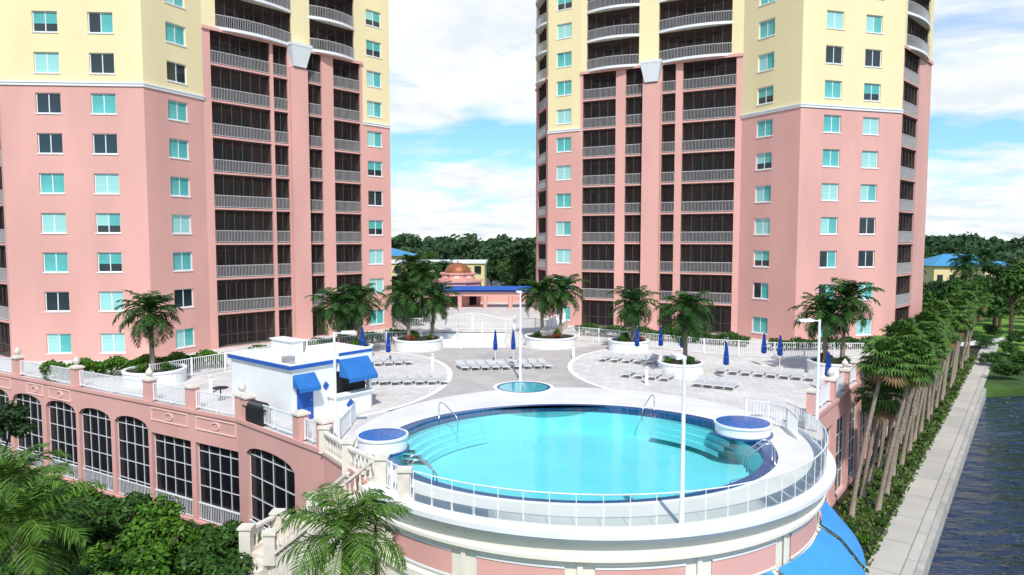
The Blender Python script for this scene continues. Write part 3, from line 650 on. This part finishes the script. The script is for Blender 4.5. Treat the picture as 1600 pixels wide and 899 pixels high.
CC = [palm_crown(24, 2.7, .9, 38, FRONDY, .032, 1, (-.6,1.25), s) for s in (5,6)]
FC = [fan_crown(56, s) for s in (8,9,10)]
def palm(name, base, top, cm, label, group, tr=.16, sc=1., rz=None):
    T = root(name, label, 'palm', base, group); b, t = V(base), V(top); mb = MB(); n = 8; pts = []; rs = []
    for i in range(n+1):
        q = i/n; p = b.lerp(t, q); p.x = b.x+(t.x-b.x)*(q**1.25); pts.append(p); rs.append(tr*(1.25-.35*q) if i else tr*1.5)
    mb.tube(pts, rs, 9); mb.build('trunk', TRUNK, T, True)
    inst('crown', cm, T, Matrix.Translation(t) @ Matrix.Rotation(U_(0,6.3) if rz is None else rz, 4, 'Z') @ Matrix.Scale(sc, 4)); return T
def lobes_mesh(name, seed, nl, n, s, m, spread=.55, lr=(.35,.55), squash=.8):
    random.seed(seed); mb = MB(); Ls = []
    for i in range(nl):
        a = U_(0,2*pi); r = spread*math.sqrt(R_()); Ls.append((V((r*cos(a), r*sin(a), U_(-.45,.5)*squash)), U_(*lr)))
    for i in range(n):
        c, r = Ls[i % nl]; d = V((random.gauss(0,1),random.gauss(0,1),random.gauss(0,1))).normalized()
        p = c+d*r*(R_()**.35); p.z *= squash
        nr = (d+V((U_(-1,1),U_(-1,1),U_(-.2,1.2)))*.7).normalized(); a = nr.orthogonal().normalized(); b = nr.cross(a); th = U_(0,6.3); a, b = a*cos(th)+b*sin(th), b*cos(th)-a*sin(th); q = s*U_(.6,1.3)
        mb.add([p-a*q,p-b*q*.55,p+a*q,p+b*q*.55], [(0,1,2,3)])
    return mb.mesh(name, m)
BC = [lobes_mesh('crown', 21, 9, 1500, .085, LEAF), lobes_mesh('crown', 22, 10, 1500, .08, LEAFO, .65, (.28,.5), 1.0), lobes_mesh('crown', 23, 8, 1500, .085, LEAFD)]
NB = [lobes_mesh('crown', 31, 16, 7500, .05, LEAFB, .75, (.2,.36)), lobes_mesh('crown', 32, 17, 7500, .046, LEAFB, .78, (.18,.34)), lobes_mesh('crown', 34, 16, 7000, .055, LEAF, .72, (.2,.36))]
DB = [lobes_mesh('crown', 33, 12, 3200, .06, LEAFD, .6, (.25,.42))]
SH = [lobes_mesh('foliage', 41, 7, 700, .11, LEAF), lobes_mesh('foliage', 42, 7, 600, .11, LEAFB), lobes_mesh('foliage', 43, 6, 300, .14, REDL), lobes_mesh('foliage', 44, 16, 2600, .055, LEAF, .6, (.25,.4))]
random.seed(11)
def tree(base, h, R, cm, label, group=None, cat='tree', name='broadleaf_tree'):
    T = root(name, label, cat, base, group); b = V(base); t = b+V((0,0,h-R*.8)); mb = MB()
    mb.tube([b,b.lerp(t,.5)+V((U_(-.1,.1),0,0)),t], [R*.07,R*.055,R*.03], 7)
    for i in range(4):
        a = i*1.6+R_(); mb.tube([b.lerp(t,.6), t+V((cos(a)*R*.5,sin(a)*R*.5,R*.2))], [R*.035,R*.012], 5)
    mb.build('trunk', BARK, T); inst('crown', cm, T, Matrix.Translation(t) @ Matrix.Rotation(U_(0,6),4,'Z') @ Matrix.Diagonal((R,R,R*.95,1))); return T
def shrub(base, R, k, label, group=None, cat='shrub', sz=.9):
    o = bpy.data.objects.new('shrub', SH[k]); COL.objects.link(o); o.matrix_basis = Matrix.Translation(V(base)+V((0,0,R*.55))) @ Matrix.Rotation(U_(0,6),4,'Z') @ Matrix.Diagonal((R,R,R*sz,1)); return tag(o, label, cat, group)
PL = [(225,604,1.9,'at the left end of the deck behind the hut',[(-.3,.3,4.6)]),
      (548,561,1.5,'left of the wide steps, beside the fence',[(-1.1,0,4.1),(.3,.6,4.5)]),
      (650,549,2.1,'at the left side of the wide steps',[(-.9,.3,4.6),(1.1,.8,4.3)]),
      (862,545,2.3,'at the right side of the wide steps',[(-.7,.5,4.7),(.9,.9,4.9)]),
      (986,551,1.7,'in front of the right tower balconies',[(.4,.3,4.0)]),
      (1070,590,1.55,'in mid deck among the right loungers',[(.3,.1,4.4)]),
      (1312,589,1.6,'at the right deck edge near the leaning palms',[(-.4,.2,4.2),(.9,.4,5.2)])]
for i, (px, py, r, where, ps) in enumerate(PL):
    c0 = G(px, py)+V((0,r*.75,0))
    T = root('planter', f'round white raised planter {where}', 'planter', c0, 'white raised planters on the deck')
    mb = MB(); mb.lathe([(r,0),(r,.8),(r+.06,.8),(r+.06,.92),(r-.16,.92),(r-.16,.75)], 32, c0); mb.build('wall', WALLW, T)
    mb = MB(); mb.lathe([(r-.16,.8),(.01,.84)], 32, c0); mb.build('soil', SOIL, T)
    for j, (dx, dy, zt) in enumerate(ps):
        palm('feather_palm', c0+V((dx,dy,.8)), c0+V((dx*1.25,dy,zt)), PC[(i+j) % 3], f'{["feathery","taller feathery"][j]} palm in planter {where}', None, .14, 1.0)
    for j in range(3):
        a = j*2.1+i; shrub(c0+V((cos(a)*r*.5,sin(a)*r*.5-.1,.75)), .5+.2*R_(), (0,2,1)[j], f'{("dark green","reddish","bright green")[j]} plant in planter {where}')
def hedge(label, p, q, w, h, z0, n, m=LEAF, name='hedge', kind=None, s=(.07,.16)):
    mb = MB(); p, q = V(p), V(q); d = (q-p); sd_ = V((-d.y,d.x,0)).normalized()
    for i in range(n):
        t = R_(); y = U_(-1,1); hh = h*(.85+.3*sin(t*37)*.5+.1*R_()); z = z0+hh*R_()**.4; pp = p+d*t+sd_*y*w/2; pp.z = z
        nr = V((U_(-1,1),U_(-1.4,.4),U_(-.3,1.4))).normalized(); a = nr.orthogonal().normalized(); b = nr.cross(a); q_ = U_(*s)
        mb.add([pp-a*q_,pp-b*q_*.6,pp+a*q_,pp+b*q_*.6], [(0,1,2,3)])
    return tag(mb.build(name, m), label, 'hedge' if not kind else 'ground cover', None, kind)
hedge('clipped green hedge behind the fence at the foot of the left tower', (-31.5,45.8,0), (-21.5,51.2,0), 1.6, 1.2, 0, 5200, LEAFB)
hedge('low dark hedge behind the fence below the left balconies', (-20.5,54,0), (-10,66,0), 1.4, 1.0, 0, 4200)
hedge('low dark hedge behind the fence below the right balconies', (7,68.5,0), (21,60.8,0), 1.5, 1.1, 0, 4500)
hedge('low green hedge at the foot of the right tower beside the palms', (22,58.5,0), (35,60.5,0), 1.2, 1.0, 0, 3000)
hedge('dark hedge on the terrace left of the dome pavilion', (-12.4,75,0.9), (-9.5,68,0.9), 2.0, 1.6, .9, 3000, LEAFD)
shrub(G(128,562)+V((0,1,0)), .95, 2, 'reddish croton bush at the foot of the left tower wall', None)
for i, (px, py) in enumerate(((1148,533),(1262,534),(510,545),(905,520))): shrub(G(px,py), .8, i % 2, f'rounded shrub behind the deck fence, {ORD[i]} of four by the towers', 'shrubs by the towers')
random.seed(5)
PB = G(1345,812,GZ)
for i in range(40):
    t = 1.72*i+U_(-.4,.4); b = PB+wd*t+wn*((i % 2)*1.0-.6+U_(-.2,.2)); h = U_(7.9,9.4)-(1.4 if i % 3 == 2 else 0)
    palm('fan_palm', b, b+V((1.2+U_(-.5,.7),.2+U_(-.4,.4),h)), FC[i % 3], f'leaning fan palm beside the walkway, {ORD[i]} along the row from the pool', 'fan palms beside the walkway', .11, U_(.85,1.08))
for i in range(46):
    t = -5+1.55*i; b = PB+wd*t+wn*(U_(.6,1.2) if i % 2 else U_(-.6,.4)); b.z = GZ
    shrub(b, U_(.3,.55), (0,1,0,0)[i % 4], f'low shrub under the fan palms, {ORD[i]} along the bed from the pool', 'shrubs under the fan palms', 'shrub', .75)
c_ = PB+wn*.1; hedge('low green plants covering the bed under the fan palms', (c_-wd*12).to_tuple(), (c_+wd*70).to_tuple(), 2.9, .22, GZ, 6500, LEAFO, 'ground_cover', 'stuff', (.08,.18))
for i, (px, py, R) in enumerate(((1572,594,2.3),(1602,580,2.6),(1546,572,1.8),(1538,545,2.0),(1592,540,2.4),(1550,528,2.2),(1575,556,2.0))):
    shrub(G(px,py,GZ), R, 3, f'dense green bush on the bank right of the walkway, {ORD[i]} from the water', 'bushes on the bank', 'bush', .8)
palm('coconut_palm', (-5.0,19.6,GZ), (-4.75,19.4,.95), CC[0], 'yellow-green coconut palm in front of the pool terrace base', None, .17, .82, .6)
palm('coconut_palm', (-15.0,21.2,GZ), (-15.2,20.8,.6), CC[1], 'coconut palm crown in the lower left corner', None, .17, .95, 1.1)
palm('coconut_palm', (-11.4,18.0,GZ), (-11.9,17.6,-1.1), CC[0], 'low coconut palm at the bottom edge left of the staircase', None, .17, .85, 2.2)
palm('coconut_palm', (-18.6,25.6,GZ), (-18.9,25.4,.3), CC[0], 'coconut palm at the left edge below the arched windows', None, .17, .9, 4.0)
TL = [(-15.0,27.5,2.8,-.9,0,'the largest'),(-11.8,25.6,2.2,-2.0,2,'nearest the staircase landing'),(-18.5,30.5,2.6,-1.5,2,'nearest the left windows'),(-9.0,22.2,1.9,-2.5,0,'nearest the centre coconut palm'),(-13.5,22.8,2.2,-1.5,1,'at the bottom edge'),
      (-13.2,29.2,2.2,-2.4,2,'close under the rectangular windows'),(-21.8,33.0,2.4,-2.1,1,'under the third arched window'),(-16.6,31.5,2.0,-2.8,0,'in the middle of the wall foot'),(-11.8,30.2,1.6,-3.4,2,'close to the last arched window'),(-24.8,31.2,2.4,-1.7,2,'under the dark tree at the left'),(-10.8,28.0,1.6,-3.4,1,'just left of the staircase'),(-17.0,24.0,2.2,-1.5,2,'behind the corner coconut palm')]
for x, y, R, top, k, w in TL: tree((x,y,GZ), top-GZ, R, NB[k], f'leafy green tree below the podium wall, {w}', 'leafy trees below the podium wall')
tree((-25.6,33.6,GZ), 8.4, 2.1, DB[0], 'dark leafy tree at the left edge in front of the arched windows')
for i in range(14):
    x = -34+1.75*i; y = 46.2-1.02*i-1.3; shrub((x,y,GZ), U_(.7,1.05), i % 2, f'shrub at the foot of the arched podium windows, {ORD[i]} from the left', 'shrubs at the podium foot')
for i in range(20):
    x = U_(-27,-9); y = 40.0-(x+27)*.42+U_(-3.5,-.8); shrub((x,y-1.2,GZ), U_(.9,1.5), 3 if i % 2 else 1, f'bushy shrub in the planting below the podium, {ORD[i]} of twenty', 'bushy shrubs below the podium')
# ------------------------------------------------------------------ deck furniture
def make_umb():
    T = root('closed_parasol', 'x', 'parasol')
    mb = MB(); mb.lathe([(.001,0),(.3,0),(.3,.06),(.06,.1),(.05,.3)], 14); mb.build('base', STONE, T)
    mb = MB(); mb.tube([(0,0,.1),(0,0,2.6)], .025, 8); mb.build('pole', WHITE, T)
    mb = MB(); n = 16; prof = [(.11,.95),(.20,1.03),(.18,1.5),(.13,1.95),(.09,2.3),(.025,2.55),(.001,2.57)]; vs = []
    for i in range(n):
        a = 2*pi*i/n; f = 1 if i % 2 else .62
        vs += [(r*f*cos(a), r*f*sin(a), z) for r, z in prof]
    k = len(prof); mb.add(vs, [(i*k+t,((i+1)%n)*k+t,((i+1)%n)*k+t+1,i*k+t+1) for i in range(n) for t in range(k-1)]); mb.build('canopy', BLUEU, T)
    mb = MB(); mb.lathe([(.16,1.42),(.18,1.45),(.18,1.5),(.15,1.53)], 12); mb.build('strap', BLUEP, T)
    return T
um = make_umb()
UL = [(567,560,'left of the left loungers beside the planter palm'),(607,570,'behind the left row of loungers'),(774,566,'left one of the pair behind the centre loungers'),(802,565,'right one of the pair behind the centre loungers'),(995,560,'in front of the planter at the right tower'),(1032,559,'right of the planter near the right fence'),(1066,562,'behind the mid-deck round planter'),(1134,592,'by the right loungers, standing alone'),(1193,572,'left one of the pair near the right fence'),(1218,576,'right one of the pair near the right fence'),(1293,612,'nearest the right podium railing')]
for i, (px, py, w) in enumerate(UL):
    o = um if i == 0 else copy_tree(um); o.location = G(px,py); o['label'] = f'closed blue parasol {w}'; o['group'] = 'closed blue parasols'
def make_lounger():
    T = root('sun_lounger', 'x', 'sun lounger'); mb = MB(); w = .29
    for s in (-w,w): mb.bar((0,s,.26),(1.95,s,.26),.035,.035)
    mb.bar((0,-w,.26),(0,w,.26),.035); mb.bar((1.95,-w,.26),(1.95,w,.26),.035); mb.build('frame', WHITE, T)
    mb = MB(); mb.box(.02,1.25,-w+.03,w-.03,.282,.30); mb.build('seat', LOUNG, T)
    mb = MB(); q = .2; mb.add([(1.25,-w,.28),(1.25,w,.28),(1.92,w,.28+q),(1.92,-w,.28+q),(1.24,-w,.30),(1.24,w,.30),(1.91,w,.30+q),(1.91,-w,.30+q)], [(0,1,2,3),(7,6,5,4),(0,4,5,1),(2,6,7,3),(0,3,7,4),(1,5,6,2)]); mb.build('backrest', LOUNG, T)
    for x in (.2,1.7):
        for s in (-w,w): mb = MB(); mb.bar((x,s,0),(x,s,.24),.035); mb.build('leg', WHITE, T)
    return T
lg = make_lounger(); first = [True]
def row(pts, ang, where):
    for i, (px, py) in enumerate(pts):
        o = lg if first[0] else copy_tree(lg); first[0] = False
        o.location = G(px,py); o.rotation_euler.z = radians(ang)+U_(-.05,.05); o['label'] = f'white sun lounger, {ORD[i]} from the left in {where}'; o['group'] = 'white sun loungers on the pool deck'
def lin(x0, y0, x1, y1, n): return [(x0+(x1-x0)*i/(n-1), y0+(y1-y0)*i/(n-1)) for i in range(n)]
row(lin(582,603,696,602,7), 124, 'the row right of the hut')
row(lin(592,573,640,571,4), 118, 'the back row left of the steps')
row(lin(728,580,792,579,5), 108, 'the row left of the centre lamp')
row(lin(810,578,858,577,4), 108, 'the row right of the centre lamp')
row(lin(940,566,1050,573,7), 62, 'the back row on the right deck')
row(lin(976,591,1036,597,4), 60, 'the row left of the mid-deck planter')
row(lin(1088,606,1138,611,4), 60, 'the row right of the mid-deck planter')
row(lin(1124,585,1264,597,8), 58, 'the long row nearest the right railing')
def bollard(c, i, w):
    T = root('bollard_light', f'short white bollard light {w}', 'bollard', c, 'white bollard lights'); mb = MB(); mb.lathe([(.11,0),(.11,.95),(.001,.95)], 12, c); mb.build('post', WHITE, T, True)
    mb = MB(); mb.lathe([(.08,.95),(.08,1.05),(.13,1.06),(.10,1.14),(.001,1.16)], 12, c); mb.build('cap', STONE, T)
for i, (px, py, w) in enumerate(((676,577,'right of the left loungers'),(720,545,'left of the wide steps foot'),(896,560,'on the right paving band'),(1010,600,'left of the mid-deck planter'),(330,615,'left of the hut'))): bollard(G(px,py), i, w)
c0 = G(345,625); T = root('bistro_table', 'small dark round table left of the hut', 'table', c0); mb = MB(); mb.lathe([(.45,.7),(.45,.74),(.001,.74)], 16, c0); mb.build('top', BLACK, T); mb = MB(); mb.tube([c0,c0+V((0,0,.7))], .04); mb.lathe([(.25,0),(.25,.04),(.001,.05)], 12, c0); mb.build('pedestal', BLACK, T)
# ------------------------------------------------------------------ behind the terrace: dome pavilion, canopy
pc = P2(-7.2,92); T = root('dome_pavilion', 'pink entrance pavilion topped by a copper dome behind the gate', 'pavilion', (pc.x,pc.y,.9))
mb = MB(); mb.lathe([(3.2,.9),(3.2,3.9),(3.45,3.95),(3.45,4.25),(2.3,4.25),(2.3,4.9),(2.5,4.95),(2.5,5.15),(1.9,5.15)], 8, pc, pi/8, 2*pi+pi/8); mb.build('wall', PINK, T)
mb = MB(); mb.lathe([(1.75*cos(a), 5.15+1.3*sin(a)) for a in [i*pi/16 for i in range(9)]], 24, pc); mb.build('dome', COPPER, T, True)
mb = MB(); mb.tube([(pc.x,pc.y,6.4),(pc.x,pc.y,7.0)], [.08,.02]); mb.build('finial', COPPER, T)
for i in range(8):
    a = i*pi/4+pi/8+pi/8; M2 = Matrix.Translation((pc.x,pc.y,0)) @ Matrix.Rotation(a,4,'Z'); mb = MB(M2); mb.box(2.95,2.99,-.6,.6,1.0,3.2); mb.build('opening', BLACKG, T)
    mb = MB(M2); mb.box(2.12,2.18,-.35,.35,4.4,4.85); mb.build('vent', STONE, T)
T = root('entrance_canopy', 'long low entrance canopy with blue roof on pink columns', 'canopy', (-2,88,.9))
mb = MB(); mb.box(-10.5,3.6,86.6,89.6,2.95,3.2); mb.add([(-10.8,86.3,3.2),(3.9,86.3,3.2),(3.9,89.9,3.2),(-10.8,89.9,3.2),(-9.5,88.1,3.6),(2.6,88.1,3.6)], [(0,1,5,4),(1,2,5),(2,3,4,5),(3,0,4)]); mb.build('roof', BLUEP, T)
mb = MB(); mb.box(-10.3,3.4,86.8,89.4,2.4,2.948); mb.build('beam', PINK, T)
for x in (-9.8,-6.6,-3.4,-.2,3.0): mb = MB(); mb.tube([(x,87,.9),(x,87,2.42)], .28, 10); mb.build('column', PINK, T)
mb = MB(); mb.box(-12,4,95,95.4,.9,3.0); tag(mb.build('boundary_wall', PINK), 'pink boundary wall behind the entrance canopy', 'wall')
# ------------------------------------------------------------------ far buildings, cars, woods
def lowblock(label, x0, x1, y0, y1, zt, m, nwin, hip):
    T = root('low_building', label, 'building', ((x0+x1)/2,(y0+y1)/2,GZ)); mb = MB(); mb.box(x0,x1,y0,y1,GZ,zt); mb.build('wall', m, T)
    if hip:
        e = .8; c0 = (y0+y1)/2; q = (y1-y0)/2; mb = MB(); mb.add([(x0-e,y0-e,zt),(x1+e,y0-e,zt),(x1+e,y1+e,zt),(x0-e,y1+e,zt),(x0+q,c0,zt+hip),(x1-q,c0,zt+hip)], [(0,1,5,4),(1,2,5),(2,3,4,5),(3,0,4),(3,2,1,0)]); mb.build('roof', ROOFB, T)
    else: mb = MB(); mb.box(x0-.3,x1+.3,y0-.3,y1+.3,zt,zt+.5); mb.build('parapet', WHITE, T)
    for f in (-4.6,-1.2,2.2):
        if f+2 > zt: continue
        for i in range(nwin):
            x = x0+(x1-x0)*(i+.5)/nwin; mb = MB(); mb.box(x-.75,x+.75,y0-.03,y0+.05,f,f+1.7); o = mb.build('window', DGLASS, T); mb = MB(); mb.box(x-.9,x+.9,y0-.06,y0-.003,f-.15,f-.002); mb.build('sill', WHITE, o)
lowblock('yellow low-rise with flat roof seen between the towers', -32, -6, 150, 162, 4.4, YELW, 9, 0)
lowblock('yellow low-rise with blue hipped roof at the left of the gap', -40, -26, 172, 186, 5.6, YELW, 5, 2.4)
lowblock('yellow house with bright blue hipped roof right of the right tower', 110, 129, 180, 192, 2.8, YELW, 6, 3.0)
lowblock('small yellow house with blue hipped roof at the right edge', 131, 141, 190, 198, 1.2, YELW, 4, 2.4)
def car(c, rz, m, label):
    T = root('parked_car', label, 'car', c, 'cars parked beyond the canopy'); M2 = Matrix.Translation(c) @ Matrix.Rotation(rz,4,'Z')
    P = [(-2.2,.3),(-2.2,.85),(-1.6,.95),(-1.1,1.45),(.5,1.45),(1.2,.95),(2.1,.8),(2.2,.35)]
    mb = MB(M2); n = len(P); mb.add([(x,-.88,z) for x,z in P]+[(x,.88,z) for x,z in P], [tuple(range(n)),tuple(range(2*n-1,n-1,-1))]+[(i,(i+1)%n,n+(i+1)%n,n+i) for i in range(n)]); mb.build('body', m, T)
    mb = MB(M2); mb.add([(-1.45,-.9,.98),(-1.05,-.9,1.38),(.45,-.9,1.38),(1.0,-.9,.98)], [(0,1,2,3)]); mb.build('window', DGLASS, T)
    for x in (-1.35,1.35):
        for y in (-.8,.8): mb = MB(M2); mb.tube([(x,y-.1,.32),(x,y+.1,.32)], .32, 12); mb.build('wheel', BLACK, T)
cm_ = [mat('car_white',(.7,.7,.7),.3,.02),mat('car_grey',(.15,.16,.17),.3,.02),mat('car_red',(.3,.02,.02),.3,.02),mat('car_black',(.015,.015,.02),.3,.02)]
for i in range(7): car(V((-19+4.4*i,232+U_(-1,1),GZ+.01)), U_(-.1,.1), cm_[(0,3,2,1,3,0,1)[i]], f'{("white","black","red","grey","black","white","grey")[i]} car in the far parking lot, {ORD[i]} from the left')
random.seed(17)
TG = [(-14,196),(-6,198),(0,190),(6,190),(-30,210),(-3,205),(2.5,128),(4.5,146),(-1,170),(-20,200),(-10,212),(3,160),(-25,204)]
TR = [(72,112),(78,122),(90,132),(99,136),(112,150),(70,128),(122,160),(82,140),(94,150),(86,112),(104,160),(110,168),(128,172),(76,134),(118,140),(140,178),(92,118),(134,160),(100,124),(146,190),(66,112),(73,120),(84,128),(90,142),(106,144),(116,166),(98,146),(80,114),(126,150),(108,132),(77,106),(83,118),(96,138),(88,124),(103,152),(114,158),(93,128),(100,142)]
for i, (x, y) in enumerate(TG+TR):
    g = i < len(TG); h = U_(9,13) if g else U_(8,13)
    if not g and .585 < x/y < .70: h = max(5.0, min(h, 16.6-y*.055))
    tree((x,y,GZ), h, min(U_(3.0,4.6), h*.48), BC[(0,2,1,0,2)[i % 5]], f'green tree {"in the gap between the towers" if g else "right of the right tower"}, {ORD[i if g else i-len(TG)]} of the trees there', 'trees beyond the towers')
TT = [(-14.2,84,2.1),(-12.2,79,1.7),(-15,92,2.4),(5.2,80,1.5),(-11.6,100,2.0)]
for i, (x, y, R) in enumerate(TT): tree((x,y,.0), 3.6+R, R, BC[2], f'dark rounded tree beside the entrance canopy, {ORD[i]} of five', 'dark trees beside the canopy')
for i, (x, y, h) in enumerate(((-12.6,86,6.2),(-10.9,83,5.4),(3.9,88,5.6))):
    palm('feather_palm', (x,y,.0), (x+.2,y,h), PC[i], f'dark palm beside the entrance canopy, {ORD[i]} from the left', 'palms beside the canopy', .16, 1.1)
for i, (x, y) in enumerate(((-11.5,110),(-9,114),(1,118),(68,120),(73,132),(86,132),(104,128),(96,170),(120,176))):
    palm('feather_palm', (x,y,GZ), (x+.5,y,GZ+U_(9,12)), PC[i % 3], f'tall distant palm {"in the gap between the towers" if x < 20 else "right of the right tower"}, {ORD[i if i < 3 else i-3]} from the left', 'distant palms', .2, 1.4)
def woods():
    mb = MB()
    for i in range(1000):
        y = U_(215,700)*(1 if R_() < .6 else 1.5); s = U_(-1.0,1.0) if R_() < .35 else (U_(-.22,.08) if R_() < .5 else U_(.52,.82)); x = s*y
        if -75 < x < 75 and 215 < y < 290: continue
        R = U_(3.5,6.5); h = U_(8,15) if R_() < .8 else U_(14,19.5); c0 = V((x,y,GZ+h-R*.7)); sz = .0028*y+.3
        for k in range(90):
            d = V((random.gauss(0,1),random.gauss(0,1)-.4,random.gauss(0,.9)+.2)).normalized(); p = c0+V((d.x*R,d.y*R,d.z*R*.75))*U_(.5,1.05)
            nr = (d+V((U_(-1,1),U_(-1,1),U_(-1,1)))*.7).normalized(); a = nr.orthogonal().normalized(); b = nr.cross(a); q = sz*U_(.6,1.3); mb.add([p-a*q,p-b*q*.7,p+a*q,p+b*q*.7], [(0,1,2,3)])
        mb.tube([(x,y,GZ),(x,y,GZ+h-R)], .3, 4, False)
    tag(mb.build('woodland', LEAFW), 'far belt of dark green trees along the horizon', 'woodland', None, 'stuff')
woods()
# ------------------------------------------------------------------ world, sun, camera
SE = radians(50); SD = V((.10,-1,0)).normalized()
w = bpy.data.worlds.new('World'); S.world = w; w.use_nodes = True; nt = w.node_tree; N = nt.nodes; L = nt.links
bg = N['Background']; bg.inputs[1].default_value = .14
sky = N.new('ShaderNodeTexSky'); sky.sky_type = 'NISHITA'; sky.sun_disc = False; sky.sun_elevation = SE; sky.sun_rotation = atan2(SD.x, SD.y)
tint = N.new('ShaderNodeMix'); tint.data_type = 'RGBA'; tint.blend_type = 'MULTIPLY'; tint.inputs[0].default_value = 1; tint.inputs[7].default_value = (.78, 1.16, 1.44, 1); L.new(sky.outputs[0], tint.inputs[6])
tc = N.new('ShaderNodeTexCoord'); sx = N.new('ShaderNodeSeparateXYZ'); L.new(tc.outputs['Generated'], sx.inputs[0])
def mth(op, a, b=None):
    m = N.new('ShaderNodeMath'); m.operation = op
    for i, v in enumerate((a, b)):
        if v is None: continue
        if isinstance(v, (int, float)): m.inputs[i].default_value = v
        else: L.new(v, m.inputs[i])
    return m.outputs[0]
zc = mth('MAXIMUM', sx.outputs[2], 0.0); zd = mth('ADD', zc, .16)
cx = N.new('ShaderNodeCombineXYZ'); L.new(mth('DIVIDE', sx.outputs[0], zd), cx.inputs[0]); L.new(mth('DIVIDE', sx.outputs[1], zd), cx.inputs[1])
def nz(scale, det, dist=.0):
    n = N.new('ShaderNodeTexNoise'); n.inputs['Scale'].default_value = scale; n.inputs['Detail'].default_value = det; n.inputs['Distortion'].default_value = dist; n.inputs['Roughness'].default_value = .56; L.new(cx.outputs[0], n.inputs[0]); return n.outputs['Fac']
rb = N.new('ShaderNodeValToRGB'); cr = rb.color_ramp; pts = [(0,.62),(.05,.63),(.085,.60),(.115,.37),(.145,.39),(.175,.66),(.3,.70),(.45,.50),(.65,.36),(1,.32)]  # cover by height; cleared overhead, out of view, to lower ambient light
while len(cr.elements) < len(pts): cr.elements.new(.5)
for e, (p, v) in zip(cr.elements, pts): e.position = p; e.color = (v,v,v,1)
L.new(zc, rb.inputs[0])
f = mth('ADD', mth('ADD', mth('SUBTRACT', rb.outputs[0], .55), mth('MULTIPLY', sx.outputs[1], .07)), nz(1.8, 9, .3))  # unseen sky behind the camera made less cloudy to cut ambient light
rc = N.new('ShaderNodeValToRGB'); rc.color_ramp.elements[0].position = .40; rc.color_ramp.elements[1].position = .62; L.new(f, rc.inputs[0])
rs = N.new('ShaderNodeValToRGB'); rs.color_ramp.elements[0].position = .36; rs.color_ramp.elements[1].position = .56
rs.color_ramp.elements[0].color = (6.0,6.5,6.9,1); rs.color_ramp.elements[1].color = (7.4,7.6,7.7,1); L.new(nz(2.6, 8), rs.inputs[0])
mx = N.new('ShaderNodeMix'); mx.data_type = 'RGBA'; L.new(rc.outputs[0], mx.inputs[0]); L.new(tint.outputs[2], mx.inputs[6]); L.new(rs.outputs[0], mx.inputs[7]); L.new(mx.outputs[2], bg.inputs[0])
sd = bpy.data.lights.new('sun', 'SUN'); sd.energy = 4.1; sd.angle = radians(.5); sd.color = (1,.965,.91)
so = bpy.data.objects.new('sun', sd); COL.objects.link(so); dv = -(SD*cos(SE)+V((0,0,sin(SE)))); so.rotation_euler = dv.to_track_quat('-Z','Y').to_euler()
cd = bpy.data.cameras.new('camera'); cd.sensor_width = 36; cd.lens = FP/1600*36; cd.clip_start = .1; cd.clip_end = 8000
co = bpy.data.objects.new('camera', cd); COL.objects.link(co); co.location = (0,0,HC); co.rotation_euler = (pi/2-PT,0,0); S.camera = co
S.view_settings.view_transform = 'Standard'; S.view_settings.look = 'None'; S.view_settings.exposure = 0
